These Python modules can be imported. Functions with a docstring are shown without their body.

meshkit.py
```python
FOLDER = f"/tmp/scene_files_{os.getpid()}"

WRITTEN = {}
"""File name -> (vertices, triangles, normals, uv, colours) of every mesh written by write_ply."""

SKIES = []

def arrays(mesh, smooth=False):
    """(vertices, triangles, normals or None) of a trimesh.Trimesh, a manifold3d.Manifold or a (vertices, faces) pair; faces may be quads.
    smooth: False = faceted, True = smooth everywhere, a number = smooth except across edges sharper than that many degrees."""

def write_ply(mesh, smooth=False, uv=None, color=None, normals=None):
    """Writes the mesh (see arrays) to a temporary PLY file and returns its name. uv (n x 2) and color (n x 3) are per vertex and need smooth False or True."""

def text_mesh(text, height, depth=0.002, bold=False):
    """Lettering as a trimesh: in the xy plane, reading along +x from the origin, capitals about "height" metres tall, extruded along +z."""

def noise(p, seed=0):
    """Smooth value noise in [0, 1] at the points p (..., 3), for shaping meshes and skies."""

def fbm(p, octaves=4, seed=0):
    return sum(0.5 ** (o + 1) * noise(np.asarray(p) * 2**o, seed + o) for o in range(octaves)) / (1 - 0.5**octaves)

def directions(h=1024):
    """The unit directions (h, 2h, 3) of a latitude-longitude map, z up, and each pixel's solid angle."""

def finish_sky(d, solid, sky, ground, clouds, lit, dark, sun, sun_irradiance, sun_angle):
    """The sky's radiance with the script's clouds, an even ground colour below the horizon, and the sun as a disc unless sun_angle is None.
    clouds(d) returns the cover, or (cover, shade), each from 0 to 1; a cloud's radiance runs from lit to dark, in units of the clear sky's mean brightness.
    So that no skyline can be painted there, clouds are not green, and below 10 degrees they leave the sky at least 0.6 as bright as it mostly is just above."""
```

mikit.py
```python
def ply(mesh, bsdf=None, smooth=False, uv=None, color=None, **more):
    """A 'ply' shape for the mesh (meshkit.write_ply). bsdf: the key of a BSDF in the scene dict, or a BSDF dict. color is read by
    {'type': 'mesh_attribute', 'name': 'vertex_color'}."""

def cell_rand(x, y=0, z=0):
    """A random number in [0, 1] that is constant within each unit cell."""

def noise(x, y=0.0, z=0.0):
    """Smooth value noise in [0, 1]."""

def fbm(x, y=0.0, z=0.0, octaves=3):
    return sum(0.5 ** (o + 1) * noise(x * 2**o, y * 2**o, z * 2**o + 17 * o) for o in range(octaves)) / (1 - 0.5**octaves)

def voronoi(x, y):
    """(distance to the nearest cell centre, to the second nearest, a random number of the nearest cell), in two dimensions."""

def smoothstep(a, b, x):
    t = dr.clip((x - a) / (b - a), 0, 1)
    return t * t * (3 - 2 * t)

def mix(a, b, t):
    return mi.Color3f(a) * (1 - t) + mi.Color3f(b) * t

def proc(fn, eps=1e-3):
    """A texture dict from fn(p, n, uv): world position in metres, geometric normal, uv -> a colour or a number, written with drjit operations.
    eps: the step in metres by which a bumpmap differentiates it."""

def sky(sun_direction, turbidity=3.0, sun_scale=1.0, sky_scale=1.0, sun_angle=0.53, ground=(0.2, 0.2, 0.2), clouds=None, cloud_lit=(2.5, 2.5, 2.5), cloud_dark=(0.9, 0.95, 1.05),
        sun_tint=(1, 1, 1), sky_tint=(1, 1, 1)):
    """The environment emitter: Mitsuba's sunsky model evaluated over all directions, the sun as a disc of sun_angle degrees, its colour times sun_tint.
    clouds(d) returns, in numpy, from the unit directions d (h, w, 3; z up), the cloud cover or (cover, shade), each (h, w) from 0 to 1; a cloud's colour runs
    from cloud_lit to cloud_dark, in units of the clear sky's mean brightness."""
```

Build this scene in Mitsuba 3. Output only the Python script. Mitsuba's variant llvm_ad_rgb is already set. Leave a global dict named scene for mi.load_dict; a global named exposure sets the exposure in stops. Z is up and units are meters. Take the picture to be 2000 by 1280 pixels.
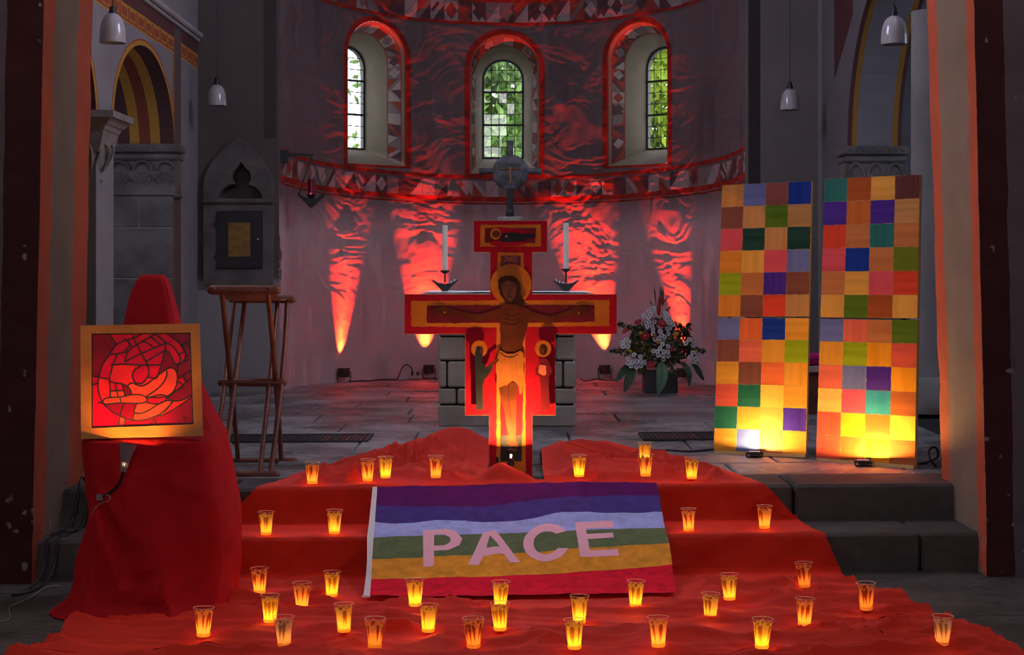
import math
import numpy as np
import trimesh
import shapely
from shapely.geometry import Polygon, LineString, Point, box as sbox
from shapely.ops import unary_union
import drjit as dr
import mitsuba as mi
import manifold3d as m3
import mikit
import meshkit

scene, labels = {}, {}
T4 = mi.ScalarTransform4f
PI = math.pi
rng = np.random.default_rng(7)

# ------------------------------------------------------------------ camera, sky, exposure
EYE = 1.348            # eye height over the nave floor (the photograph's horizon is row 540)
F = 3300.0             # focal length in pixels of the 2000 px wide frame
HOR = 540.0
ZC = 0.348             # floor of the choir, two steps up
ZM = 0.174             # tread of the lower step
exposure = 3.0
GAIN = 2.0 ** -exposure      # the lights below are given for an exposure of 0
scene['camera'] = {
    'type': 'perspective', 'fov_axis': 'x', 'fov': 2 * math.degrees(math.atan(1000.0 / F)),
    'principal_point_offset_y': (640 - HOR) / 1280.0, 'near_clip': 0.1, 'far_clip': 200.0,
    'to_world': T4().look_at(origin=[0, 0, EYE], target=[0, 10, EYE], up=[0, 0, 1]),
}
# an even overcast sky, seen and felt through the windows
scene['sky'] = {'type': 'constant', 'radiance': {'type': 'rgb', 'value': [4.2 * GAIN, 4.45 * GAIN, 4.8 * GAIN]}, 'sampling_weight': 12.0}

CHOIR_FILL = [9.0, 9.6, 12.4]      # added fill light of the unseen high choir windows
WEST_FILL = [4.6, 4.2, 4.8]      # added fill from an unseen west window behind the viewer
NAVE_FILL = [4.9, 4.1, 4.2]       # fill of two unseen panes added high in the nave
AISLE_FILL = [2.1, 2.6, 3.7]     # bluish fill added in both aisles, out of view
RED_LED = [115.0, 2.4, 0.4]       # the four floor uplights
FLAME = [21.0, 9.8, 2.0]         # candle flames
FLOOD_WARM = [2.5, 1.28, 0.30]      # flood lamp of the right-hand panel
FLOOD_COOL = [0.85, 0.60, 0.32]      # flood lamp of the other panel
ICON_LAMP = [3.0, 1.38, 0.36]      # lamp at the foot of the painted cross
CLIP_LAMP = [0.62, 0.25, 0.06]       # clip lamp under the glass picture


CHOIR_FILL, WEST_FILL, NAVE_FILL, AISLE_FILL, RED_LED, FLAME, FLOOD_WARM, FLOOD_COOL, ICON_LAMP, CLIP_LAMP = [[c * GAIN for c in L] for L in (CHOIR_FILL, WEST_FILL, NAVE_FILL, AISLE_FILL, RED_LED, FLAME, FLOOD_WARM, FLOOD_COOL, ICON_LAMP, CLIP_LAMP)]


# ------------------------------------------------------------------ helpers
def P(x, y, d):
    """Point on the sight line of pixel (x, y) at depth d."""
    return np.array([(x - 1000.0) * d / F, d, EYE + (HOR - y) * d / F])


def X_(x, d):
    return (x - 1000.0) * d / F


def Z_(y, d):
    return EYE + (HOR - y) * d / F


def D_(y, h):
    """Depth of a point at height h seen in row y."""
    return (EYE - h) * F / (y - HOR)


def lin(r, g, b):
    c = np.array([r, g, b], float) / 255
    return np.where(c <= 0.04045, c / 12.92, ((c + 0.055) / 1.055) ** 2.4)


def key_for(name, parent=None):
    base = name if parent is None else parent + '__' + name
    if base not in scene and not any(k.startswith(base + '__') for k in scene) and base not in taken:
        taken.add(base)
        return base
    n = 1
    while f'{base}_{n:03d}' in taken:
        n += 1
    taken.add(f'{base}_{n:03d}')
    return f'{base}_{n:03d}'


taken = set()


def put(name, mesh, mat, parent=None, smooth=False, label=None, cat=None, group=None, kind=None, **kw):
    k = key_for(name, parent)
    scene[k] = mesh if isinstance(mesh, dict) else mikit.ply(mesh, mat, smooth, **kw)
    tag(k, label, cat, group, kind)
    return k


def tag(k, label=None, cat=None, group=None, kind=None):
    e = {}
    if label: e['label'] = label
    if cat: e['category'] = cat
    if group: e['group'] = group
    if kind: e['kind'] = kind
    if e: labels[k] = e


def thing(name, label, cat, group=None, kind=None):
    k = key_for(name)
    tag(k, label, cat, group, kind)
    return k


def cat(*ms):
    return trimesh.util.concatenate([m for m in ms if m is not None])


def box(x0, x1, y0, y1, z0, z1, c=0.0):
    if c <= 0:
        m = trimesh.creation.box(extents=[x1 - x0, y1 - y0, z1 - z0])
        m.apply_translation([(x0 + x1) / 2, (y0 + y1) / 2, (z0 + z1) / 2])
        return m
    pts = []
    for sx in (0, 1):
        for sy in (0, 1):
            for sz in (0, 1):
                p = np.array([x1 if sx else x0, y1 if sy else y0, z1 if sz else z0])
                s = np.array([-1 if sx else 1, -1 if sy else 1, -1 if sz else 1]) * c
                for a in range(3):
                    q = p + s
                    q[a] = p[a]
                    pts.append(q)
    return trimesh.convex.convex_hull(np.array(pts))


def hull(pts):
    return trimesh.convex.convex_hull(np.array(pts, float))


def quad(a, b, c, d):
    return trimesh.Trimesh(np.array([a, b, c, d], float), [[0, 1, 2], [0, 2, 3]], process=False)


def poly_geoms(g):
    if g.is_empty:
        return []
    if g.geom_type == 'Polygon':
        return [g]
    return [p for p in getattr(g, 'geoms', []) if p.geom_type == 'Polygon' and p.area > 1e-12]


def extrude(poly, depth):
    return cat(*[trimesh.creation.extrude_polygon(g, depth, engine='earcut') for g in poly_geoms(poly)])


def plate(poly, y_back, y_front):
    """A polygon given in (X, Z), standing upright between two depths."""
    m = extrude(poly, y_back - y_front)
    v = m.vertices.copy()
    m.vertices = np.stack([v[:, 0], y_back - v[:, 2], v[:, 1]], 1)
    return m


def side_plate(poly, x0, x1):
    """A polygon given in (Y, Z), between two X."""
    m = extrude(poly, x1 - x0)
    v = m.vertices.copy()
    m.vertices = np.stack([x0 + v[:, 2], v[:, 0], v[:, 1]], 1)
    return m


def smooth_line(pts, n=24):
    from scipy.interpolate import CubicSpline
    p = np.array(pts, float)
    if len(p) < 3:
        return np.linspace(p[0], p[-1], n)
    t = np.concatenate([[0], np.cumsum(np.linalg.norm(np.diff(p, axis=0), axis=1) ** 0.5 + 1e-9)])
    return CubicSpline(t, p)(np.linspace(0, t[-1], n))


def tube(points, r, sides=8, cap=True):
    p = np.asarray(points, float)
    r = np.broadcast_to(np.asarray(r, float), (len(p),))
    t = np.gradient(p, axis=0)
    t /= np.linalg.norm(t, axis=1, keepdims=True) + 1e-12
    up = np.array([0, 0, 1.0]) if abs(t[0, 2]) < 0.9 else np.array([1.0, 0, 0])
    a = np.cross(t[0], up)
    a /= np.linalg.norm(a)
    ring = []
    for i in range(len(p)):
        a = a - t[i] * np.dot(a, t[i])
        a /= np.linalg.norm(a) + 1e-12
        b = np.cross(t[i], a)
        ang = np.arange(sides) * 2 * PI / sides
        ring.append(p[i] + r[i] * (np.cos(ang)[:, None] * a + np.sin(ang)[:, None] * b))
    v = np.concatenate(ring)
    f = []
    for i in range(len(p) - 1):
        for j in range(sides):
            k = (j + 1) % sides
            a0, a1, b0, b1 = i * sides + j, i * sides + k, (i + 1) * sides + j, (i + 1) * sides + k
            f += [[a0, a1, b1], [a0, b1, b0]]
    if cap:
        v = np.vstack([v, p[0], p[-1]])
        n = len(v)
        for j in range(sides):
            k = (j + 1) % sides
            f.append([n - 2, k, j])
            f.append([n - 1, (len(p) - 1) * sides + j, (len(p) - 1) * sides + k])
    return trimesh.Trimesh(v, f, process=False)


def rod(a, b, r, sides=10, r2=None):
    return tube(np.array([a, b], float), [r, r if r2 is None else r2], sides)


def lathe(profile, n=24, at=(0, 0, 0), axis=None):
    """profile: (radius, z) from bottom to top; a radius of 0 closes it."""
    pr = np.array(profile, float)
    ang = np.arange(n) * 2 * PI / n
    v = np.concatenate([np.stack([r * np.cos(ang), r * np.sin(ang), np.full(n, z)], 1) for r, z in pr])
    f = []
    for i in range(len(pr) - 1):
        for j in range(n):
            k = (j + 1) % n
            a0, a1, b0, b1 = i * n + j, i * n + k, (i + 1) * n + j, (i + 1) * n + k
            if pr[i, 0] > 1e-9: f.append([a0, a1, b1] if pr[i + 1, 0] > 1e-9 else [a0, a1, b0])
            if pr[i + 1, 0] > 1e-9: f.append([a0, b1, b0])
    m = trimesh.Trimesh(v, f, process=False)
    m.merge_vertices()
    m.update_faces(m.nondegenerate_faces())
    if axis is not None:
        m.apply_transform(trimesh.geometry.align_vectors([0, 0, 1], np.array(axis, float) / np.linalg.norm(axis)))
    m.apply_translation(at)
    return m


def clip_grid(poly, dx, dy, origin=(0, 0)):
    """Triangles of a fine grid clipped to a polygon: (n x 2 points, faces)."""
    x0, y0, x1, y1 = poly.bounds
    i0, i1 = math.floor((x0 - origin[0]) / dx), math.ceil((x1 - origin[0]) / dx)
    j0, j1 = math.floor((y0 - origin[1]) / dy), math.ceil((y1 - origin[1]) / dy)
    I, J = np.meshgrid(np.arange(i0, i1), np.arange(j0, j1), indexing='ij')
    I, J = I.ravel(), J.ravel()
    bx = shapely.box(origin[0] + I * dx, origin[1] + J * dy, origin[0] + (I + 1) * dx, origin[1] + (J + 1) * dy)
    shapely.prepare(poly)
    bd = poly.boundary
    shapely.prepare(bd)
    edge = shapely.intersects(bd, bx)
    full = ~edge & shapely.contains_xy(poly, origin[0] + (I + 0.5) * dx, origin[1] + (J + 0.5) * dy)
    vid, pts, faces = {}, [], []

    def vert(x, y):
        k = (round(x * 1e6), round(y * 1e6))
        if k not in vid:
            vid[k] = len(pts)
            pts.append((x, y))
        return vid[k]
    for i, j in zip(I[full], J[full]):
        q = [vert(origin[0] + (i + a) * dx, origin[1] + (j + b) * dy) for a, b in ((0, 0), (1, 0), (1, 1), (0, 1))]
        faces += [[q[0], q[1], q[2]], [q[0], q[2], q[3]]] if (i + j) % 2 else [[q[0], q[1], q[3]], [q[1], q[2], q[3]]]
    for g in shapely.intersection(bx[edge], poly):
        for pg in poly_geoms(g):
            if pg.area < 1e-10: continue
            vv, ff = trimesh.creation.triangulate_polygon(pg, engine='earcut')
            ids = [vert(*p) for p in vv]
            for t in ff:
                a, b, c = vv[t]
                t = [ids[k] for k in t]
                if (b[0] - a[0]) * (c[1] - a[1]) - (b[1] - a[1]) * (c[0] - a[0]) < 0: t = t[::-1]
                if len(set(t)) == 3: faces.append(t)
    return np.array(pts), np.array(faces)


def arch_poly(c, half, z0, zs, rise=None, n=24):
    """An upright opening with a round head: centre, half width, foot, springing."""
    rise = half if rise is None else rise
    a = np.linspace(0, PI, n)
    return Polygon([(c + half, z0)] + [(c + half * math.cos(t), zs + rise * math.sin(t)) for t in a] + [(c - half, z0)])


# ------------------------------------------------------------------ materials
def rgb(c):
    return {'type': 'rgb', 'value': [float(x) for x in c]}


def mat(name, color, rough=0.85, spec=0.25, metal=0.0, sheen=0.0, bump=None, coat=0.0, two=True):
    b = {'type': 'principled', 'base_color': color if isinstance(color, dict) else rgb(color), 'roughness': rough, 'specular': spec, 'metallic': metal}
    if sheen: b.update(sheen=sheen, sheen_tint=0.45)
    if coat: b.update(clearcoat=coat, clearcoat_gloss=0.9)
    if bump: b = {'type': 'bumpmap', 'arbitrary': mikit.proc(bump[0], bump[2] if len(bump) > 2 else 2e-3), 'scale': bump[1], 'bsdf': b}
    scene['material_' + name] = {'type': 'twosided', 'bsdf': b} if two else b
    return 'material_' + name


noise, fbm, mix, sst, crand = mikit.noise, mikit.fbm, mikit.mix, mikit.smoothstep, mikit.cell_rand


def mottled(c1, c2, s=3.0, fine=0.25):
    c1, c2 = [list(map(float, c)) for c in (c1, c2)]

    def fn(p, n, uv):
        a = fbm(p.x * s, p.y * s, p.z * s, 3)
        b = noise(p.x * s * 11, p.y * s * 11, p.z * s * 11)
        return mix(c1, c2, dr.clip((a - 0.5) * 2.2 + 0.5 + (b - 0.5) * fine, 0, 1))
    return mikit.proc(fn)


def stone_bump(p, n, uv):
    return fbm(p.x * 14, p.y * 14, p.z * 14, 3) + 0.35 * noise(p.x * 90, p.y * 90, p.z * 90)


def weave_bump(p, n, uv):
    return fbm(p.x * 26, p.y * 26, p.z * 26, 2)


VC = {'type': 'mesh_attribute', 'name': 'vertex_color'}
M_PAINT = mat('painted', VC, 0.6, 0.3)
M_GLOSSPAINT = mat('varnished_paint', VC, 0.55, 0.1)
M_LEAF = 'material_leaf'
scene[M_LEAF] = {'type': 'twosided', 'bsdf': {'type': 'principled', 'base_color': VC, 'roughness': 0.45, 'specular': 0.4}}
M_BLACK = mat('black_metal', (0.012, 0.012, 0.013), 0.45, 0.5)
M_IRON = mat('wrought_iron', (0.018, 0.018, 0.02), 0.55, 0.5)
M_CABLE = mat('cable_rubber', (0.012, 0.012, 0.014), 0.5, 0.4)
M_GREYCABLE = mat('grey_cable', (0.3, 0.29, 0.3), 0.5, 0.4)
M_STONE = mat('grey_stone', mottled((0.10, 0.088, 0.082), (0.17, 0.15, 0.14), 5.0), 0.8, 0.25, bump=(stone_bump, 0.004))
M_ALTAR = mat('altar_stone', mottled((0.30, 0.255, 0.21), (0.42, 0.36, 0.31), 5.0), 0.85, 0.15, bump=(stone_bump, 0.004))
M_SLAB = mat('floor_slab', mottled((0.085, 0.075, 0.072), (0.25, 0.235, 0.24), 2.6, 0.6), 0.5, 0.5, bump=(stone_bump, 0.004))
M_DARKSTONE = mat('dark_stone', mottled((0.045, 0.04, 0.038), (0.09, 0.08, 0.076), 3.0, 0.5), 0.75, 0.3, bump=(stone_bump, 0.005))
M_CARVED = mat('carved_stone', mottled((0.105, 0.088, 0.082), (0.175, 0.15, 0.14), 6.0), 0.85, 0.2)
M_PALESTONE = mat('pale_stone', mottled((0.24, 0.22, 0.2), (0.34, 0.31, 0.29), 6.0), 0.8, 0.2)
M_MORTAR = mat('mortar', (0.30, 0.27, 0.25), 0.9, 0.1)
M_JOINT = mat('dark_joint', (0.03, 0.027, 0.026), 0.95, 0.1)
M_PLASTER = mat('plain_plaster', mottled((0.25, 0.23, 0.225), (0.36, 0.33, 0.33), 1.6, 0.2), 0.9, 0.15, bump=(stone_bump, 0.003))
M_WHITE = mat('white_linen', (0.75, 0.74, 0.74), 0.9, 0.1, sheen=0.3)
M_WAX = mat('ivory_wax', (0.78, 0.72, 0.62), 0.5, 0.4)
M_WOOD_DARK = mat('mahogany', mottled((0.11, 0.035, 0.022), (0.19, 0.06, 0.035), 9.0), 0.4, 0.45)
M_WOOD_FRAME = mat('honey_wood', mottled((0.34, 0.125, 0.02), (0.44, 0.18, 0.032), 7.0), 0.5, 0.4)
M_PINE = mat('pale_batten', (0.62, 0.42, 0.17), 0.6, 0.3)
M_CLOTH = mat('red_cloth', mottled((0.47, 0.018, 0.007), (0.55, 0.026, 0.009), 8.0), 0.75, 0.15, sheen=3.4, bump=(weave_bump, 0.0025))
M_EASEL = mat('deep_red_cloth', mottled((0.33, 0.005, 0.009), (0.40, 0.007, 0.012), 8.0), 0.75, 0.12, sheen=0.8, bump=(weave_bump, 0.0025))
M_LEAD = mat('lead_came', (0.012, 0.012, 0.012), 0.6, 0.4)
scene['material_pane'] = {'type': 'thindielectric', 'int_ior': 1.5}
M_PANE = 'material_pane'

# ================================================================== THE SETTING
R_AP, Y_AP = 2.031, 14.73      # radius of the apse and depth of its springing
LX, RX = -2.74, 2.68           # faces of the two arcade walls
RED_P, RED_D = (0.30, 0.028, 0.02), (0.16, 0.02, 0.018)


def prism(foot, head, z0, z1):
    """Upright block with different outlines at foot and head (lists of (x, y), same length, counter-clockwise)."""
    n = len(foot)
    v = [(x, y, z0) for x, y in foot] + [(x, y, z1) for x, y in head]
    f = []
    for i in range(n):
        j = (i + 1) % n
        f += [[i, j, n + j], [i, n + j, n + i]]
    for i in range(1, n - 1):
        f += [[0, i + 1, i], [n, n + i, n + i + 1]]
    return trimesh.Trimesh(v, f, process=False)


# ---- floors
SK = 0.058             # the steps run slightly askew to the view


def skew(m):
    v = m.vertices.copy()
    v[:, 1] += SK * v[:, 0]
    m.vertices = v
    return m


put('floor', cat(box(-5.4, 5.4, 8.2, 17.2, 0.0, ZC - 0.03), box(-4.6, 4.6, -6.2, 8.4, -0.3, -0.02)), M_JOINT, label='stone floor of church, nave and raised choir', kind='structure')
slab_rng = np.random.default_rng(3)
y = 8.46
while y < 16.72:
    dep = slab_rng.uniform(0.5, 0.8)
    y1 = min(y + dep, 16.9)
    lim = 2.72 if y < 14.4 else math.sqrt(max(0.3, R_AP ** 2 - max(0, y - Y_AP) ** 2)) + 0.12
    x = -lim - slab_rng.uniform(0, 0.5)
    while x < lim:
        w = slab_rng.uniform(0.6, 1.35)
        xa, xb = max(x, -lim), min(x + w, lim)
        if xb - xa > 0.12:
            dz = slab_rng.uniform(-0.006, 0.004)
            put('slab', skew(box(xa + 0.004, xb - 0.004, y + 0.004, y1 - 0.004, ZC - 0.06, ZC + dz, 0.008)), M_SLAB, 'floor')
        x += w
    y = y1
for (ya, yb) in ((6.62, 7.66), (5.6, 6.62), (4.5, 5.6)):
    x = -3.6 - slab_rng.uniform(0, 0.4)
    while x < 3.6:
        w = slab_rng.uniform(0.8, 1.2)
        put('slab', skew(box(x + 0.004, min(x + w, 4.4) - 0.004, ya + 0.004, yb - 0.004, -0.06, slab_rng.uniform(-0.004, 0.0), 0.006)), M_DARKSTONE, 'floor')
        x += w
# ---- the two steps of the choir
st = thing('chancel_step', 'upper dark stone step below the choir floor', None, kind='structure')
for a, b in ((-2.2, -1.35), (-1.33, -0.3), (-0.28, 0.72), (0.74, 1.345), (1.36, 2.2)):
    put('stone', skew(box(a, b, 8.03, 8.455, -0.02, ZC, 0.014)), M_DARKSTONE, st)
st = thing('chancel_step', 'lower dark stone step in front of the choir', None, kind='structure')
for a, b in ((-2.2, -1.1), (-1.09, 0.1), (0.11, 1.0), (1.01, 1.865), (1.875, 2.2)):
    put('stone', skew(box(a, b, 7.62, 8.06, -0.02, ZM, 0.014)), M_DARKSTONE, st)


# ---- piers of the chancel arch, painted with broad stripes
def pier_paint(p, n, uv):
    right = p.x > 0
    wob = 0.010 * (noise(p.x * 3, p.y * 3, p.z * 4) - 0.5) + 0.006 * (noise(p.z * 22, p.y * 22, p.x * 22) - 0.5)
    ax = dr.abs(p.x) + 0.02 * p.z * dr.select(right, 1.0, 1.0) + wob
    side = dr.abs(n.x) > 0.7
    yy = p.y + wob
    red, grey = mi.Color3f(0.34, 0.074, 0.038), mi.Color3f(0.165, 0.125, 0.092)
    c_side = dr.select(right, dr.select((yy < 7.735) | (yy > 8.21), red, grey), dr.select((yy < 7.60) | (yy > 8.02), red, grey))
    edge = dr.select(right, ax < 2.17, ax < 2.11)
    c_front = dr.select((ax < 2.262) & ~(edge & (ax < 2.0)), mi.Color3f(0.045, 0.012, 0.013), mi.Color3f(0.10, 0.08, 0.09))
    c = dr.select(side, c_side, c_front)
    a = fbm(p.x * 5, p.y * 5, p.z * 5, 4)
    c = c * (0.82 + 0.36 * a) * dr.select(side, dr.select(right, 1.3, 0.62), 1.0)  # right jamb lightened for lamp spill, left jamb darkened, in the paint
    chip = sst(0.80, 0.85, fbm(p.x * 15, p.y * 15 + 7, p.z * 13, 3) + 0.13 * sst(0.45, 0.1, p.z))
    return mix(c, mi.Color3f(0.24, 0.20, 0.18), 0.8 * chip)


M_PIER = mat('pier_paint', mikit.proc(pier_paint), 0.85, 0.2, bump=(stone_bump, 0.005))


def rough_pier(foot, head, z0, z1):
    """A block whose faces are finely divided and uneven, worn near the foot."""
    m = prism(foot, head, z0, z1)
    m = m.subdivide_to_size(0.07, max_iter=9)
    m.merge_vertices()
    v = m.vertices
    k = np.clip((0.75 - v[:, 2]) / 0.75, 0, 1)
    d = (meshkit.fbm(v * 5.0, 3, 4) - 0.5) * 0.018 + (meshkit.fbm(v * 16.0, 3, 9) - 0.5) * 0.03 * k
    n = m.vertex_normals
    v2 = v + n * d[:, None]
    v2[:, 2] = np.where((v[:, 2] < z0 + 1e-4) | (v[:, 2] > z1 - 1e-4), v[:, 2], v2[:, 2])
    return trimesh.Trimesh(v2, m.faces, process=False)


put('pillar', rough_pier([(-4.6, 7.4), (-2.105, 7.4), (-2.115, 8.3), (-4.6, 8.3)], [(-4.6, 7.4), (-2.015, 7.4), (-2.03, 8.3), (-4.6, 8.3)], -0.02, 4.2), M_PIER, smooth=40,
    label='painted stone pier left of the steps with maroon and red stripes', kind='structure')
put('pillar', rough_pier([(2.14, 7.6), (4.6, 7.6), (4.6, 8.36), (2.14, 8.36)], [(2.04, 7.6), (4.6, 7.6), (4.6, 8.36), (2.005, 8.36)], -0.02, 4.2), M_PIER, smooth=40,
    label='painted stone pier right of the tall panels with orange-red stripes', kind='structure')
put('wall_chancel_arch', box(-4.6, 4.6, 7.4, 8.36, 4.2, 7.0), M_PLASTER, kind='structure')


# ---- apse wall with painted bands and three window openings
def band_cells(u, v, su, k):
    """Irregular painted triangles: u along the band in metres, v across it from 0 to 1."""
    iu = dr.floor(u / su)
    fu = u / su - iu
    flip = crand(iu, k, 1) > 0.5
    a = dr.select(flip, fu, 1 - fu)
    tri = dr.select(v > a, 1.0, 0.0)
    two = dr.select(crand(iu, k, 4) > 0.55, dr.select(dr.abs(v - 0.5) + dr.abs(fu - 0.5) < 0.46, 2.0, tri), tri)
    strip = dr.select((crand(iu, k, 5) > 0.6) & (dr.abs(v - a) < 0.17), 3.0, two)
    r = crand(iu + 31 * strip, k, 7)
    c = dr.select(r < 0.34, mi.Color3f(0.33, 0.27, 0.26), dr.select(r < 0.56, mi.Color3f(0.20, 0.15, 0.145), dr.select(r < 0.8, mi.Color3f(0.28, 0.055, 0.04), mi.Color3f(0.10, 0.05, 0.055))))
    edge = dr.minimum(dr.minimum(dr.abs(v - a), fu * 1.0), 1 - fu)
    return mix(mi.Color3f(0.13, 0.06, 0.055), c, 0.35 + 0.65 * sst(0.0, 0.05, edge))


WIN = [(-40.4, 0.055), (-2.1, 0.0), (37.1, 0.06)]     # angle of each window, lift of its sill
HALF_O, FOOT_O, SPR_O = 0.345, 2.365, 3.405


def apse_paint(p, n, uv):
    phi = dr.atan2(p.x, p.y - Y_AP)
    s = phi * R_AP
    t = dr.power(dr.clip(dr.abs(phi) / (PI / 2), 0.001, 1), 1.8)
    wob = 0.006 * (noise(s * 7, p.z * 7) - 0.5)
    z = p.z + wob
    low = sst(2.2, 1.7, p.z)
    wall = mix((0.12, 0.094, 0.094), (0.175, 0.138, 0.14), fbm(s * 2.2, p.z * 1.3, 3.0, 4)) * (1 + 2.4 * low)  # wall toned darker above and lighter below, to balance the light
    wall = mix(wall, wall * 0.72, 0.7 * sst(0.56, 0.74, fbm(s * 4.5, p.z * 1.1, 9.0, 3)))
    wall = mix(wall, wall * 1.3, 0.6 * sst(0.66, 0.8, fbm(s * 9, p.z * 2.0, 21.0, 3)))
    red = mi.Color3f(*RED_P) * (0.75 + 0.5 * noise(s * 18, z * 18))
    grey = mi.Color3f(0.12, 0.085, 0.09)
    # lower band
    b0, b1 = 2.085 + 0.12 * t, 2.338 + 0.15 * t
    v = (z - b0) / (b1 - b0)
    c = dr.select((v > 0) & (v < 1), band_cells(s, dr.clip((v - 0.2) / 0.62, 0, 1), 0.13, 3.0), wall)
    c = dr.select((v > 0.0) & (v < 0.19), red, c)
    c = dr.select((v > 0.81) & (v < 0.89), grey, c)
    c = dr.select((v > 0.89) & (v < 1.03), red, c)
    c = dr.select((v > -0.1) & (v < -0.04), red * 0.7, c)
    # upper band
    u0, u1 = 3.83 + 0.16 * t, 4.10 + 0.16 * t
    v2 = (z - u0) / (u1 - u0)
    c = dr.select((v2 > 0) & (v2 < 1), band_cells(s + 5.3, dr.clip((v2 - 0.14) / 0.7, 0, 1), 0.14, 8.0), c)
    c = dr.select((v2 > 0.02) & (v2 < 0.13), red, c)
    c = dr.select((v2 > -0.06) & (v2 < 0.02), grey, c)
    c = dr.select((v2 > 0.86) & (v2 < 1.0), red, c)
    # red arches round the windows
    for ang, dz in WIN:
        a = s - math.radians(ang) * R_AP
        zz = z - dz
        d = dr.select(zz > SPR_O, dr.sqrt(a * a + (zz - SPR_O) * (zz - SPR_O)), dr.abs(a)) - HALF_O
        c = dr.select((d < 0.052 + wob) & (zz > FOOT_O - 0.02), red, c)
        c = dr.select((d > 0.052 + wob) & (d < 0.06 + wob) & (zz > FOOT_O), grey, c)
    return c


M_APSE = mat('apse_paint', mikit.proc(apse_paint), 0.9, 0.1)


def apse_xyz(s, z, r=R_AP):
    ph = s / R_AP
    return np.stack([r * np.sin(ph), Y_AP + r * np.cos(ph), z], 1)


wall2d = sbox(-R_AP * PI / 2, ZC - 0.02, R_AP * PI / 2, 4.9)
for ang, dz in WIN:
    wall2d = wall2d.difference(arch_poly(math.radians(ang) * R_AP, HALF_O, FOOT_O + dz, SPR_O + dz))
pts, fcs = clip_grid(wall2d, 0.018, 0.013)
s_, z_ = pts[:, 0], pts[:, 1]
near = shapely.distance(wall2d.boundary, shapely.points(pts))
fade = np.clip(near / 0.07, 0, 1)
wp = meshkit.fbm(np.stack([s_ * 1.7, z_ * 2.3, 0 * s_ + 9], 1), 2, 77) - 0.5
wp2 = meshkit.fbm(np.stack([s_ * 1.9, z_ * 2.1, 0 * s_ + 19], 1), 2, 78) - 0.5
q = np.stack([s_ * 4.2 + wp2 * 3.0, z_ * 10.0 + wp * 6.0, 0 * s_], 1)
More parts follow.
